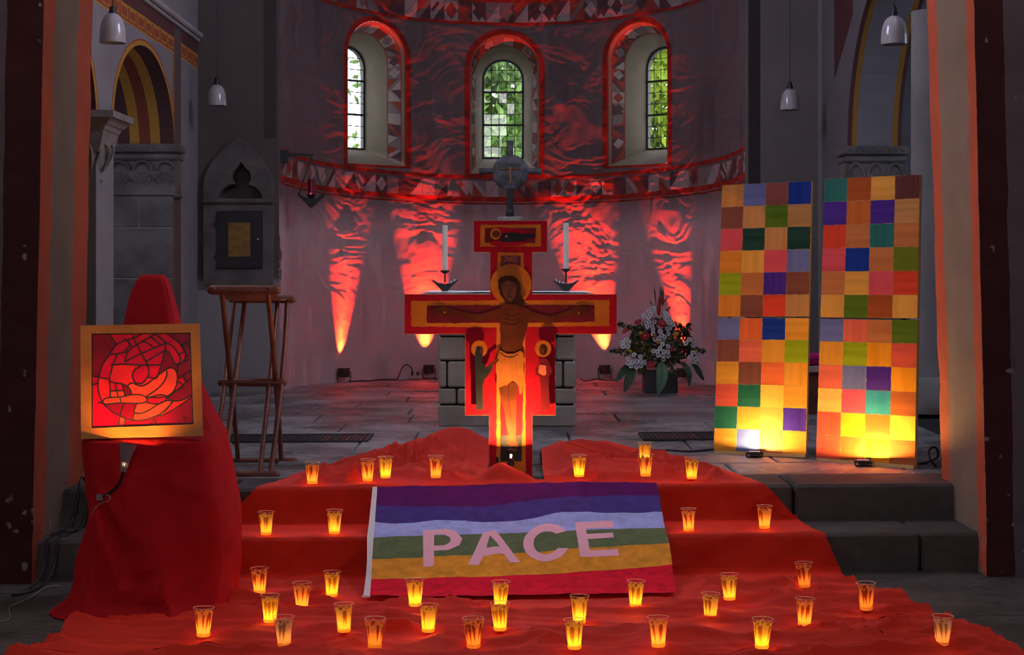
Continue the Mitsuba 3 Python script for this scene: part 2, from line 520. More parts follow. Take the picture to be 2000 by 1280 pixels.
bump = (meshkit.fbm(q, 3, 2) - 0.5) * 0.026 + (meshkit.noise(np.stack([s_ * 2.2, z_ * 2.6, 0 * s_ + 4], 1), 5) - 0.5) * 0.020 + (meshkit.fbm(q * np.array([4, 3.2, 1]), 2, 8) - 0.5) * 0.010
calm = 0.50 + 0.50 * np.clip((z_ - 1.15) / 0.6, 0, 1)      # smoother plaster near the floor
v = apse_xyz(s_, z_)
nrm = np.stack([-np.sin(s_ / R_AP), -np.cos(s_ / R_AP), 0 * s_], 1)
v = v + nrm * (bump * fade * calm)[:, None]
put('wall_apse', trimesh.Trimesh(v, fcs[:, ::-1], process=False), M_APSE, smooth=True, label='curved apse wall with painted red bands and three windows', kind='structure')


def reveal_paint(p, n, uv):
    u, v = uv.x, uv.y
    plain = mix((0.17, 0.142, 0.10), (0.25, 0.215, 0.17), fbm(p.x * 5, p.y * 5, p.z * 3, 3))
    red = mi.Color3f(0.24, 0.045, 0.03)
    c = plain
    pat = band_cells(u, dr.clip((v - 0.13) / 0.30, 0, 1), 0.12, 5.0)
    c = dr.select((v > 0.12) & (v < 0.44), pat, c)
    c = dr.select((v < 0.035) | ((v > 0.10) & (v < 0.125)) | ((v > 0.43) & (v < 0.455)), red, c)
    sill = (u < 0.64)
    return dr.select(sill & (v > 0.06), plain * 1.05, c)


M_REVEAL = mat('reveal_paint', mikit.proc(reveal_paint), 0.9, 0.15)
DEPTH_W, HALF_I, FOOT_I, SPR_I = 0.47, 0.2, 2.556, 3.35


def outline(half, foot, spr, n=20):
    """Sill from one corner to the other, jamb, round head, jamb: points (a, z)."""
    pts_ = [(-half + 2 * half * i / 10, foot) for i in range(11)]
    pts_ += [(half, foot + (spr - foot) * i / 12) for i in range(1, 13)]
    pts_ += [(half * math.cos(PI * i / n), spr + half * math.sin(PI * i / n)) for i in range(1, n + 1)]
    pts_ += [(-half, spr - (spr - foot) * i / 12) for i in range(1, 13)]
    return np.array(pts_)


def win_frame(ang, dz):
    ph = math.radians(ang)
    o = np.array([(R_AP + DEPTH_W) * math.sin(ph), Y_AP + (R_AP + DEPTH_W) * math.cos(ph), dz])
    return o, np.array([math.cos(ph), -math.sin(ph), 0.0]), np.array([math.sin(ph), math.cos(ph), 0.0])


for ang, dz in WIN:
    o, t, nn = win_frame(ang, dz)
    A, B = outline(HALF_O, FOOT_O + dz, SPR_O + dz), outline(HALF_I + 0.012, FOOT_I - 0.01, SPR_I)
    P0 = apse_xyz(math.radians(ang) * R_AP + A[:, 0], A[:, 1])
    P1 = o + B[:, :1] * t + np.stack([0 * B[:, 1], 0 * B[:, 1], B[:, 1]], 1)
    per = np.concatenate([[0], np.cumsum(np.linalg.norm(np.diff(A, axis=0), axis=1))])
    V, UV, Fc, nv = [], [], [], 14
    for j in range(nv + 1):
        w = j / nv
        row = P0 * (1 - w) + P1 * w
        row = row + (meshkit.fbm(row * 7, 3, 5)[:, None] - 0.5) * 0.014 * math.sin(PI * w)
        V.append(row)
        UV.append(np.stack([per, np.full(len(per), w)], 1))
    m = len(per)
    for j in range(nv):
        for i in range(m - 1):
            a, b, c, d = j * m + i, j * m + i + 1, (j + 1) * m + i + 1, (j + 1) * m + i
            Fc += [[a, c, b], [a, d, c]]
    put('window_reveal', trimesh.Trimesh(np.concatenate(V), Fc, process=False), M_REVEAL, 'wall_apse', smooth=True, uv=np.concatenate(UV))

# ---- the three leaded windows
for w_i, (ang, dz) in enumerate(WIN):
    o, t, nn = win_frame(ang, dz)
    W = f'window_{w_i + 1}'
    taken.add(W)
    labels[W] = {'kind': 'structure', 'label': ['round-headed leaded window left in the apse', 'round-headed leaded window in the middle of the apse', 'round-headed leaded window right in the apse'][w_i], 'category': 'window'}
    loc = lambda a, z, e=0.0: o + a * t + nn * e + np.array([0, 0, z])
    head = arch_poly(0, HALF_I, FOOT_I, SPR_I, n=20)
    # plaster ring and iron frame
    ring = head.buffer(0.02).difference(head.buffer(-0.008))
    mm = extrude(ring, 0.05)
    mm.vertices = np.array([loc(x, z, e) for x, z, e in mm.vertices])
    put('frame', mm, M_IRON, W, smooth=30)
    rows = [FOOT_I + i * 0.3347 for i in range(4)]
    bars = []
    for z in rows[1:3]:
        hw = HALF_I
        put('bar', tube([loc(-hw, z, -0.005), loc(hw, z, -0.005)], 0.011, 6), M_IRON, W)
    xs = [-HALF_I + 2 * HALF_I * k / 5 for k in range(6)]
    zs = [FOOT_I + 0.3347 * k / 3 for k in range(10)]
    for x in xs[1:-1]:
        put('came', tube([loc(x, FOOT_I), loc(x, SPR_I + math.sqrt(max(0, HALF_I ** 2 - x * x)))], 0.0034, 4), M_LEAD, W)
    for k, z in enumerate(zs[1:]):
        if (k + 1) % 3 == 0 and k < 8: continue
        hw = HALF_I if z < SPR_I else math.sqrt(max(0.0, HALF_I ** 2 - (z - SPR_I) ** 2))
        if hw > 0.03: put('came', tube([loc(-hw, z), loc(hw, z)], 0.0034, 4), M_LEAD, W)
    for i in range(5):
        for k in range(9):
            cell = sbox(xs[i], zs[k], xs[i + 1], zs[k + 1] if k < 8 else SPR_I + HALF_I).intersection(head)
            for g in poly_geoms(cell):
                if g.area < 2e-4: continue
                vv, ff = trimesh.creation.triangulate_polygon(g, engine='earcut')
                tilt = (slab_rng.random(2) - 0.5) * 0.02
                V = np.array([loc(x, z, 0.002 + (x - g.centroid.x) * tilt[0] + (z - g.centroid.y) * tilt[1]) for x, z in vv])
                put('pane', trimesh.Trimesh(V, ff, process=False), M_PANE, W)

# ---- half dome, chancel and nave shell
dome = []
for i in range(13):
    el = i / 12 * PI / 2
    ph = np.linspace(-PI / 2, PI / 2, 33)
    dome.append(np.stack([R_AP * math.cos(el) * np.sin(ph), Y_AP + R_AP * math.cos(el) * np.cos(ph), np.full(33, 4.9 + R_AP * math.sin(el))], 1))
df = []
for i in range(12):
    for j in range(32):
        a, b, c, d = i * 33 + j, i * 33 + j + 1, (i + 1) * 33 + j + 1, (i + 1) * 33 + j
        df += [[a, c, b], [a, d, c]]
put('ceiling_apse', trimesh.Trimesh(np.concatenate(dome), df, process=False), M_PLASTER, smooth=True, kind='structure')
put('ceiling', cat(box(-3.4, 3.4, 8.3, 15.3, 7.0, 7.1), box(-4.7, 4.7, -6.3, 8.3, 7.0, 7.1), box(-5.6, LX - 0.5, 8.3, 15.0, 4.05, 4.15), box(RX + 0.4, 5.6, 8.3, 15.0, 4.05, 4.15)), M_PLASTER, kind='structure')
put('wall_nave_left', box(-4.7, -4.5, -6.3, 7.4, -0.02, 7.0), M_PLASTER, kind='structure')
put('wall_nave_right', box(4.5, 4.7, -6.3, 7.6, -0.02, 7.0), M_PLASTER, kind='structure')
west = sbox(-4.7, -0.02, 4.7, 7.0).difference(arch_poly(0, 1.5, 2.0, 4.6))
put('wall_nave_back', plate(west, -6.0, -6.3), M_PLASTER, kind='structure')


def back_wall_paint(p, n, uv):
    a = fbm(p.x * 2.5, p.y * 2.5, p.z * 2.0, 4)
    left = p.x < 0
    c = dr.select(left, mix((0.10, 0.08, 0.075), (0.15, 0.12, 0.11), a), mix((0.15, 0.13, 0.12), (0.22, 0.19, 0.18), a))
    dark = mi.Color3f(0.075, 0.058, 0.056)
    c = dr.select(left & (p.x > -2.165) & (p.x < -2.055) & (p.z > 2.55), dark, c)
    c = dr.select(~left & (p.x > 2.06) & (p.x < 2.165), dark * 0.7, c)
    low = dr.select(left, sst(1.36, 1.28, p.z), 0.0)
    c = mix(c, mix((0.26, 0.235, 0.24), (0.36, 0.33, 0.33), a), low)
    rim = dr.abs(dr.abs(p.x) - 2.675) < 0.006
    return dr.select(rim & ~left, mi.Color3f(0.30, 0.28, 0.26), c)


M_BACK = mat('back_wall_paint', mikit.proc(back_wall_paint), 0.9, 0.15, bump=(stone_bump, 0.004))
nx = lambda x: X_(x, 14.73)
nz = lambda y_: Z_(y_, 14.73)
trefoil = unary_union([Polygon([(nx(471 + 43.5 * math.cos(a)), nz(389.5 - 31 * math.sin(a))) for a in np.linspace(0, PI, 20)]),
                       Point(nx(473), nz(347)).buffer(19.5 * 14.73 / F), Polygon([(nx(456), nz(340)), (nx(490), nz(340)), (nx(473), nz(317))])])
door_hole = sbox(nx(427), nz(525), nx(515), nz(413))
surround = unary_union([sbox(nx(400), nz(556), nx(535), nz(352)),
                        Polygon([(nx(400), nz(353)), (nx(405), nz(338)), (nx(420), nz(312)), (nx(444), nz(287)), (nx(467), nz(269)), (nx(490), nz(286)), (nx(513), nz(311)), (nx(529), nz(338)), (nx(535), nz(353))])])
wl = sbox(LX - 0.02, ZC - 0.02, -R_AP, 7.0)
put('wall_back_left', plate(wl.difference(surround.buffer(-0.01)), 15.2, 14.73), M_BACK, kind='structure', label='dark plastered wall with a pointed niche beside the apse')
put('niche_surround', plate(surround.difference(trefoil).difference(door_hole), 14.95, 14.665), M_CARVED, 'wall_back_left', label='pointed stone niche with trefoil recess')
put('niche_recess', plate(surround.buffer(-0.005), 15.0, 14.90), M_CARVED, 'wall_back_left')
put('niche_sill', cat(box(nx(398), nx(537), 14.63, 14.80, nz(398), nz(389), 0.01)), M_CARVED, 'wall_back_left')
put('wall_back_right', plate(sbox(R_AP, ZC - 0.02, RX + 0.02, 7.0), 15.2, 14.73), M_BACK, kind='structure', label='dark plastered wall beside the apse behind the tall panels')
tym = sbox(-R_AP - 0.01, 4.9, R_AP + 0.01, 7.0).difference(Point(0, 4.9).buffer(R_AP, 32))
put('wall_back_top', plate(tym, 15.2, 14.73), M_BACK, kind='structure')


# ---- arcade walls at the sides of the choir
def arcade_paint(p, n, uv):
    left = p.x < 0
    face = dr.select(left, n.x > 0.6, n.x < -0.6)
    w = 0.008 * (noise(p.y * 5, p.z * 5, p.x * 5) - 0.5)
    y, z = p.y + w, p.z + w
    plaster = mix((0.17, 0.155, 0.165), (0.24, 0.22, 0.23), fbm(p.x * 2, p.y * 2, p.z * 2, 3))
    ochre, red, dark = mi.Color3f(0.40, 0.19, 0.035), mi.Color3f(0.25, 0.06, 0.035), mi.Color3f(0.07, 0.03, 0.03)
    # left face
    c = plaster
    u = (y - 11.0) / 0.27
    fu = u - dr.floor(u)
    v = (z - 3.155) / 0.13
    inb = (v > 0) & (v < 1)
    frame = (dr.abs(v - 0.5) > 0.40) | ((dr.abs(v - 0.55) > 0.24) & (dr.abs(v - 0.55) < 0.33) & (dr.abs(fu - 0.5) < 0.40)) | ((dr.abs(fu - 0.5) > 0.34) & (dr.abs(fu - 0.5) < 0.41) & (dr.abs(v - 0.55) < 0.33))
    c = dr.select(left & inb, dr.select(frame, ochre, red), c)
    c = dr.select(left & (v > 1) & (z < 3.40), dark * 1.3, c)
    for cy in (12.66, 10.09):
        e = dr.sqrt(dr.square((y - cy) / 1.04) + dr.square(dr.maximum(z - 2.40, 0) / 0.667))
        c = dr.select(left & (e > 0.98) & (e < 1.05) & (z > 2.38), ochre, c)
        c = dr.select(left & (e > 1.05) & (e < 1.068) & (z > 2.38), red, c)
    c = dr.select(left & (y > 13.64) & (y < 13.71) & (z < 3.155), ochre * 0.7, c)
    c = dr.select(left & (y > 13.71) & (y < 13.98) & (z < 3.4), mi.Color3f(0.11, 0.075, 0.07), c)
    # right face
    patch = (~left) & (y > 13.28) & (y < 14.05) & (z > 3.15 + 0.55 * (13.75 - y))
    c = dr.select(patch, dark * 1.6, c)
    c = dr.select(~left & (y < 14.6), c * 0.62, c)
    # soffits
    t = dr.select(left, (-2.74 - p.x) / 0.56, (p.x - 2.68) / 0.43)
    sl = dr.select((t > 0.20) & (t < 0.34), ochre, dr.select((t > 0.34) & (t < 0.5), red * 0.8, dr.select((t > 0.5) & (t < 0.64), ochre, dr.select((t > 0.8) & (t < 0.86), red * 0.8, dark * 1.2))))
    sr = dr.select((t < 0.08) | (t > 0.93), dark * 1.4, dr.select((t < 0.17) | (t > 0.83), ochre * 0.8, plaster))
    soff = dr.select(left, sl, sr)
    soff = dr.select(z < 2.36, mi.Color3f(0.12, 0.105, 0.10), soff)
    return dr.select(face, c, soff)


M_ARCADE = mat('arcade_paint', mikit.proc(arcade_paint), 0.9, 0.15, bump=(stone_bump, 0.003))


def ell(cy, a, spr, rise, n=28):
    return Polygon([(cy + a, ZC - 0.03)] + [(cy + a * math.cos(t_), spr + rise * math.sin(t_)) for t_ in np.linspace(0, PI, n)] + [(cy - a, ZC - 0.03)])


high = sbox(8.5, 4.4, 10.5, 6.4)
lw = sbox(8.3, ZC - 0.02, 15.2, 7.0).difference(unary_union([ell(12.66, 1.04, 2.40, 0.667), ell(10.09, 1.04, 2.40, 0.667), high]))
put('wall_left', side_plate(lw, LX - 0.56, LX), M_ARCADE, kind='structure', label='arcade wall with painted round arch at the left of the choir')
rw = sbox(8.36, ZC - 0.02, 15.2, 7.0).difference(unary_union([ell(11.9, 1.6, 2.38, 1.25), high]))
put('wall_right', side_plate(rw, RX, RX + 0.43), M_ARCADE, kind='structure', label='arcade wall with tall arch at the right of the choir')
put('cornice', cat(box(LX - 0.1, LX + 0.05, 8.3, 14.72, 3.42, 3.47, 0.012), box(LX - 0.1, LX + 0.025, 8.3, 14.72, 3.39, 3.42, 0.008)), M_PLASTER, 'wall_left')

# ashlar of the left jamb, below its carved capital
jx0, jx1, jy = LX - 0.56, LX, 13.685
put('mortar_bed', box(jx0 + 0.01, jx1 - 0.01, jy - 0.012, jy + 0.06, ZC, 2.0), M_MORTAR, 'wall_left')
for (za, zb, split) in ((1.745, 1.995, [0.5]), (1.335, 1.738, []), (0.95, 1.328, [0.6]), (0.6, 0.943, []), (ZC, 0.593, [0.4])):
    cuts = [0.0] + split + [1.0]
    for a, b in zip(cuts[:-1], cuts[1:]):
        put('ashlar', box(jx0 + (jx1 - jx0) * a + 0.004, jx0 + (jx1 - jx0) * b - 0.004, jy - 0.02, jy + 0.05, za, zb, 0.006), M_CARVED, 'wall_left')


def carved_capital(x0, x1, y0, y1, z0, z1, motifs, parent, rosettes):
    """A block capital: moulded abacus with beads, a bell of carved leaves or rosettes and a ring at the neck."""
    h = z1 - z0
    parts = [box(x0 - 0.03, x1 + 0.03, y0 - 0.05, y1, z1 - 0.16 * h, z1, 0.012), box(x0 - 0.015, x1 + 0.015, y0 - 0.03, y1, z1 - 0.30 * h, z1 - 0.17 * h, 0.015),
             hull([(x, y, z) for z, e in ((z1 - 0.3 * h, 0.0), (z0 + 0.06 * h, -0.05)) for x in (x0 - e * -0.5, x1 + e * -0.5 * -1) for y in (y0 - e * -1 * 0.6, y1)]),
             box(x0 - 0.01, x1 + 0.01, y0 - 0.02, y1, z0, z0 + 0.09 * h, 0.02)]
    w = (x1 - x0) / motifs
    for k in range(motifs):
        cx = x0 + w * (k + 0.5)
        if rosettes:
            zc = z0 + 0.38 * h
            for a in np.linspace(0, 2 * PI, 28, endpoint=False):
                a2 = a + 2 * PI / 28
                parts.append(rod((cx + 0.42 * w * math.cos(a), y0 - 0.012, zc + 0.30 * h * math.sin(a)), (cx + 0.42 * w * math.cos(a2), y0 - 0.012, zc + 0.30 * h * math.sin(a2)), 0.012, 6))
            for a in np.linspace(0, 2 * PI, 8, endpoint=False):
                parts.append(rod((cx, y0 - 0.01, zc), (cx + 0.32 * w * math.cos(a), y0 - 0.008, zc + 0.24 * h * math.sin(a)), 0.012, 6, 0.005))
        else:
            zc = z0 + 0.14 * h
            for a in np.linspace(0.22 * PI, 0.78 * PI, 7):
                parts.append(rod((cx, y0 + 0.0, zc), (cx + 0.46 * w * math.cos(a), y0 - 0.03, zc + 0.30 * h * math.sin(a) + 0.02), 0.008, 6, 0.016))
            for a in np.linspace(0, PI, 14)[:-1]:
                a2 = a + PI / 13
                parts.append(rod((cx + 0.40 * w * math.cos(a), y0 - 0.02, z0 + 0.52 * h + 0.16 * h * math.sin(a)), (cx + 0.40 * w * math.cos(a2), y0 - 0.02, z0 + 0.52 * h + 0.16 * h * math.sin(a2)), 0.010, 6))
    nb = int((x1 - x0) / 0.05)
    for k in range(nb):
        s = trimesh.creation.icosphere(1, 0.016)
        s.apply_translation((x0 + (k + 0.5) * (x1 - x0) / nb, y0 - 0.045, z1 - 0.08 * h))
        parts.append(s)
    return put('carved_capital', cat(*parts), M_CARVED if not rosettes else M_STONE, parent, smooth=35)


carved_capital(jx0 + 0.03, jx1 + 0.03, jy, jy + 0.2, 1.98, 2.42, 3, 'wall_left', False)
carved_capital(2.66, 3.13, 13.46, 13.75, 1.95, 2.385, 3, 'wall_right', True)

M_COLSTONE = mat('column_stone', mottled((0.15, 0.135, 0.13), (0.22, 0.20, 0.19), 7.0), 0.8, 0.2)
# half column with a cushion capital between the two left arches
col = thing('column', 'pale stone half column with moulded capital beside left pier', 'column', kind='structure')
cx_, cy_ = -2.89, 11.27
put('shaft', lathe([(0.13, ZC), (0.125, 1.99), (0.0, 1.99)], 24, (cx_, cy_, 0)), M_COLSTONE, col, smooth=40)
sq = lambda hw, z: [(cx_ - hw, cy_ - hw, z), (cx_ + hw, cy_ - hw, z), (cx_ + hw, cy_ + hw, z), (cx_ - hw, cy_ + hw, z)]
bell = [hull(sq(0.215, 2.31) + sq(0.205, 2.25) + sq(0.175, 2.17)), lathe([(0.0, 1.96), (0.145, 1.96), (0.16, 1.985), (0.145, 2.01), (0.0, 2.01)], 24, (cx_, cy_, 0)),
        lathe([(0.0, 2.0), (0.125, 2.0), (0.155, 2.04), (0.198, 2.10), (0.215, 2.19), (0.208, 2.25), (0.0, 2.25)], 28, (cx_, cy_, 0))]
put('capital', cat(*bell), M_COLSTONE, col, smooth=35)
put('abacus', cat(hull(sq(0.30, 2.43) + sq(0.30, 2.385)), hull(sq(0.275, 2.385) + sq(0.245, 2.345)), hull(sq(0.235, 2.345) + sq(0.222, 2.31))), M_COLSTONE, col)
# leaf grooves on the bell
lf = []
for a in (0.1, 0.75, 1.4, -0.55, -1.2):
    th = -PI / 2 + a
    pth = smooth_line([(cx_ + 0.215 * math.cos(th - 0.25), cy_ + 0.215 * math.sin(th - 0.25), 2.22), (cx_ + 0.212 * math.cos(th - 0.1), cy_ + 0.212 * math.sin(th - 0.1), 2.12), (cx_ + 0.17 * math.cos(th), cy_ + 0.17 * math.sin(th), 2.05),
                       (cx_ + 0.212 * math.cos(th + 0.1), cy_ + 0.212 * math.sin(th + 0.1), 2.12), (cx_ + 0.215 * math.cos(th + 0.25), cy_ + 0.215 * math.sin(th + 0.25), 2.22)], 14)
    lf.append(tube(pth, 0.009, 6))
put('leaf_relief', cat(*lf), M_COLSTONE, col, smooth=True)

# aisles beyond the arcades
put('wall_aisle_left', cat(box(-5.6, -5.4, 8.3, 15.0, 0.0, 4.1), box(-5.4, LX - 0.5, 14.8, 15.0, 0.0, 4.1), box(-5.4, LX - 0.5, 8.3, 8.4, 0.0, 4.1)), M_PLASTER, kind='structure')
put('wall_aisle_right', cat(box(5.4, 5.6, 8.3, 15.0, 0.0, 4.1), box(RX + 0.4, 5.4, 14.8, 15.0, 0.0, 4.1), box(RX + 0.4, 5.4, 8.3, 8.45, 0.0, 4.1)), M_PLASTER, kind='structure')
rc = thing('column', 'slender round wall column seen between right panel and striped pier', 'column', kind='structure')
put('shaft', lathe([(0.15, ZC), (0.145, 3.3), (0.0, 3.3)], 28, (3.09, 12.45, 0)), M_PLASTER, rc, smooth=40)
put('base', lathe([(0.0, ZC), (0.22, ZC), (0.235, ZC + 0.05), (0.225, ZC + 0.14), (0.16, ZC + 0.24), (0.145, ZC + 0.26), (0.0, ZC + 0.26)], 28, (3.07, 12.42, 0)), M_PALESTONE, rc, smooth=40)


def fill_window(num, corners, L, weight, label):  # unseen light panes added as fill, built like windows
    W = f'window_{num}'
    taken.add(W)
    labels[W] = {'kind': 'structure', 'label': label, 'category': 'window'}
    a, b, c, d = [np.array(x, float) for x in corners]
    put('pane', mikit.ply(quad(a, b, c, d), M_PLASTER, emitter={'type': 'area', 'radiance': rgb(L), 'sampling_weight': weight}), None, W)
    bars = [tube([a, b], 0.03, 6), tube([b, c], 0.03, 6), tube([c, d], 0.03, 6), tube([d, a], 0.03, 6), tube([(a + b) / 2, (c + d) / 2], 0.025, 6), tube([(a + d) / 2, (b + c) / 2], 0.02, 6)]
    put('frame', cat(*bars), M_IRON, W)


fill_window(4, [(-2.98, 8.5, 4.4), (-2.98, 10.5, 4.4), (-2.98, 10.5, 6.4), (-2.98, 8.5, 6.4)], CHOIR_FILL, 8.0, 'added fill window high in the left choir wall')
fill_window(5, [(2.9, 8.5, 4.4), (2.9, 10.5, 4.4), (2.9, 10.5, 6.4), (2.9, 8.5, 6.4)][::-1], CHOIR_FILL, 8.0, 'added fill window high in the right choir wall')
fill_window(6, [(-1.5, -6.1, 2.0), (1.5, -6.1, 2.0), (1.5, -6.1, 5.8), (-1.5, -6.1, 5.8)][::-1], WEST_FILL, 6.0, 'added large fill window unseen at the end of the nave')
fill_window(9, [(-4.49, 4.6, 4.4), (-4.49, 7.1, 4.4), (-4.49, 7.1, 6.4), (-4.49, 4.6, 6.4)], NAVE_FILL, 6.0, 'added fill window high in the left nave wall')
fill_window(10, [(4.49, 4.6, 4.4), (4.49, 7.1, 4.4), (4.49, 7.1, 6.4), (4.49, 4.6, 6.4)][::-1], NAVE_FILL, 6.0, 'added fill window high in the right nave wall')
fill_window(7, [(-5.39, 11.2, 1.6), (-5.39, 12.6, 1.6), (-5.39, 12.6, 3.6), (-5.39, 11.2, 3.6)], AISLE_FILL, 3.0, 'added fill window of the left aisle')
fill_window(8, [(5.39, 11.0, 1.6), (5.39, 12.4, 1.6), (5.39, 12.4, 3.6), (5.39, 11.0, 3.6)][::-1], AISLE_FILL, 3.0, 'added fill window of the right aisle')

# ---- outside: grass and trees seen through the windows
put('lawn_ground', quad((-30, 19.0, -0.4), (30, 19.0, -0.4), (30, 70, -0.4), (-30, 70, -0.4)), mat('grass_ground', (0.06, 0.12, 0.03), 0.9), kind='structure')

# ================================================================== LARGE OBJECTS
# ---- altar of stone blocks with a thick table slab
YA = 11.26
altar = thing('altar', 'stone block altar standing behind the painted cross', 'altar')
ax = lambda x: X_(x, YA)
az = lambda y_: Z_(y_, YA)
put('table_slab', box(ax(820), ax(1161), YA - 0.12, YA + 1.0, az(588), az(573), 0.012), M_ALTAR, altar, label='thick stone table slab')
put('core', box(ax(860), ax(1120), YA + 0.03, YA + 0.85, ZC, az(590)), M_JOINT, altar)
courses = [(835, 792), (790, 759), (757, 706), (704, 659), (657, 590)]
brk = [[855, 1126], [855, 892, 990, 1083, 1126], [855, 873, 935, 1040, 1100, 1126], [855, 909, 1000, 1085, 1126], [855, 940, 1087, 1126]]
for (yb, yt), bs in zip(courses, brk):
    for a, b in zip(bs[:-1], bs[1:]):
        put('block', box(ax(a) + 0.005, ax(b) - 0.005, YA + slab_rng.uniform(-0.004, 0.004), YA + 0.4, az(yb) + 0.002, az(yt) - 0.002, 0.01), M_ALTAR, altar)
        put('block', box(ax(a) + 0.005, ax(b) - 0.005, YA + 0.42, YA + 0.9, az(yb) + 0.002, az(yt) - 0.002, 0.01), M_ALTAR, altar)
zt = az(573)
cl2, clf = clip_grid(sbox(ax(828), YA - 0.10, ax(1152), YA + 0.98), 0.03, 0.05)
h = zt + 0.003 + 0.010 * meshkit.fbm(np.stack([cl2[:, 0] * 5, cl2[:, 1] * 5, 0 * cl2[:, 0]], 1), 3, 3)
put('altar_cloth', trimesh.Trimesh(np.stack([cl2[:, 0], cl2[:, 1], h], 1), clf, process=False), M_WHITE, smooth=True, label='white linen cloth lying on the stone altar', cat='cloth')

# ---- stele with the round iron crucifix
YS = 12.75
sx = X_(997, YS)
ste = thing('stele', 'pale stone pillar behind the altar carrying the disc crucifix', 'pillar')
zs_ = Z_(424, YS)
put('shaft', lathe([(0.0, ZC), (0.2, ZC), (0.2, ZC + 0.15), (0.13, ZC + 0.2), (0.125, zs_ - 0.09), (0.0, zs_ - 0.09)], 28, (sx, YS, 0)), M_PALESTONE, ste, smooth=40)
put('top_plate', lathe([(0.0, zs_ - 0.09), (0.075, zs_ - 0.09), (0.092, zs_ - 0.05), (0.099, zs_ - 0.018), (0.1, zs_ - 0.006), (0.094, zs_), (0.0, zs_)], 32, (sx, YS, 0)), M_PALESTONE, ste, smooth=30, label='round scalloped stone top')
cf = thing('disc_crucifix', 'dark bronze cross with round disc standing above the altar', 'crucifix')
k = YS / F
zd = Z_(337, YS)
put('foot', lathe([(0.0, zs_), (0.026, zs_), (0.031, zs_ + 0.02), (0.031, zs_ + 0.045), (0.022, zs_ + 0.06), (0.0, zs_ + 0.06)], 18, (sx - 0.004, YS, 0)), M_BLACK, cf, smooth=40)
M_BRONZE = mat('dark_bronze', mottled((0.045, 0.042, 0.045), (0.11, 0.105, 0.115), 22.0), 0.55, 0.5, 0.35, bump=(stone_bump, 0.004))
dc = lathe([(0.0, -0.022), (0.11, -0.022), (0.134, -0.014), (0.137, 0.0), (0.134, 0.012), (0.118, 0.022), (0.06, 0.026), (0.0, 0.028)], 40, (sx - 0.001, YS, zd), axis=(0, -1, 0))
put('disc', dc, M_BRONZE, cf, smooth=35)
arm = lambda a, b, r1, r2: tube([a, np.array(a) * 0.5 + np.array(b) * 0.5, b], [r1, (r1 + r2) / 2, r2], 14)
put('arm', arm((sx - 0.12, YS, zd + 0.012), (sx - 0.235, YS - 0.01, zd + 0.006), 0.019, 0.026), M_BRONZE, cf, smooth=40)
put('arm', arm((sx + 0.12, YS, zd + 0.012), (sx + 0.235, YS - 0.01, zd + 0.006), 0.019, 0.026), M_BRONZE, cf, smooth=40)
put('arm', arm((sx - 0.002, YS, zd + 0.12), (sx - 0.003, YS, zd + 0.24), 0.024, 0.025), M_BRONZE, cf, smooth=40)
put('arm', arm((sx - 0.003, YS, zd - 0.12), (sx - 0.004, YS, zs_ + 0.05), 0.026, 0.024), M_BLACK, cf, smooth=40)
cross_rel = [box(sx - 0.075, sx + 0.075, YS - 0.036, YS - 0.02, zd + 0.020, zd + 0.032, 0.004), box(sx - 0.008, sx + 0.008, YS - 0.040, YS - 0.02, zd - 0.09, zd + 0.045, 0.005)]
put('corpus', cat(*cross_rel), mat('copper_relief', (0.22, 0.10, 0.05), 0.45, 0.5, 0.5), cf, label='copper coloured figure on the disc')

# ---- candles on iron bowl candlesticks
for (px, top, base, txt) in ((869, 440, 527, 'left'), (1105.5, 436, 524, 'right')):
    yd = YA + 0.25
    x0, zb, ztp = X_(px, yd), Z_(base, yd), Z_(top, yd)
    put('candle', lathe([(0.0, zb - 0.004), (0.0195, zb - 0.004), (0.019, ztp - 0.004), (0.016, ztp), (0.006, ztp - 0.003), (0.0, ztp - 0.004)], 20, (x0, yd, 0)), M_WAX, smooth=40,
        label=f'tall ivory candle on the {txt} iron candlestick of the altar', cat='candle')
    cs = thing('candlestick', f'iron candlestick with spiked shallow bowl, {txt} side of the altar', 'candlestick')
    zo = zt + 0.012
    put('drip_tray', lathe([(0.0, zb - 0.026), (0.012, zb - 0.026), (0.034, zb - 0.008), (0.033, zb - 0.004), (0.0, zb - 0.007)], 20, (x0, yd, 0)), M_IRON, cs, smooth=30)
    put('stem', rod((x0, yd, zo + 0.06), (x0, yd, zb - 0.02), 0.0055, 8), M_IRON, cs, smooth=True)
    wing = [(-0.088, 0.072), (-0.082, 0.076), (-0.05, 0.056), (0.0, 0.048), (0.05, 0.056), (0.082, 0.076), (0.088, 0.072), (0.03, 0.014), (0.018, 0.0), (-0.018, 0.0), (-0.03, 0.014)]
    put('bowl', cat(plate(Polygon([(x0 + a, zo + b) for a, b in wing]), yd + 0.03, yd - 0.03)), M_IRON, cs)
    for s in (-1, 1):
        for i, a in enumerate((0.022, 0.044, 0.066)):
            zz = zo + 0.049 + 0.0055 * i ** 1.6
            put('spike', lathe([(0.0, zz), (0.0048, zz), (0.0048, zz + 0.01), (0.0012, zz + 0.016), (0.0, zz + 0.018)], 8, (x0 + s * a, yd - 0.02, 0)), mat('glass_spike', (0.75, 0.7, 0.7), 0.15, 0.8) if 'material_glass_spike' not in scene else 'material_glass_spike', cs, label='small pale glass spike')

# ---- painted cross in the manner of an icon
YX = 8.35
TH = 0.028
ix = thing('painted_cross', 'tall red painted cross with crucified figure standing before the altar', 'cross')


def px_poly(pts_, d):
    return Polygon([((x - 1000) * d / F, EYE + (HOR - y) * d / F) for x, y in pts_]).buffer(0)


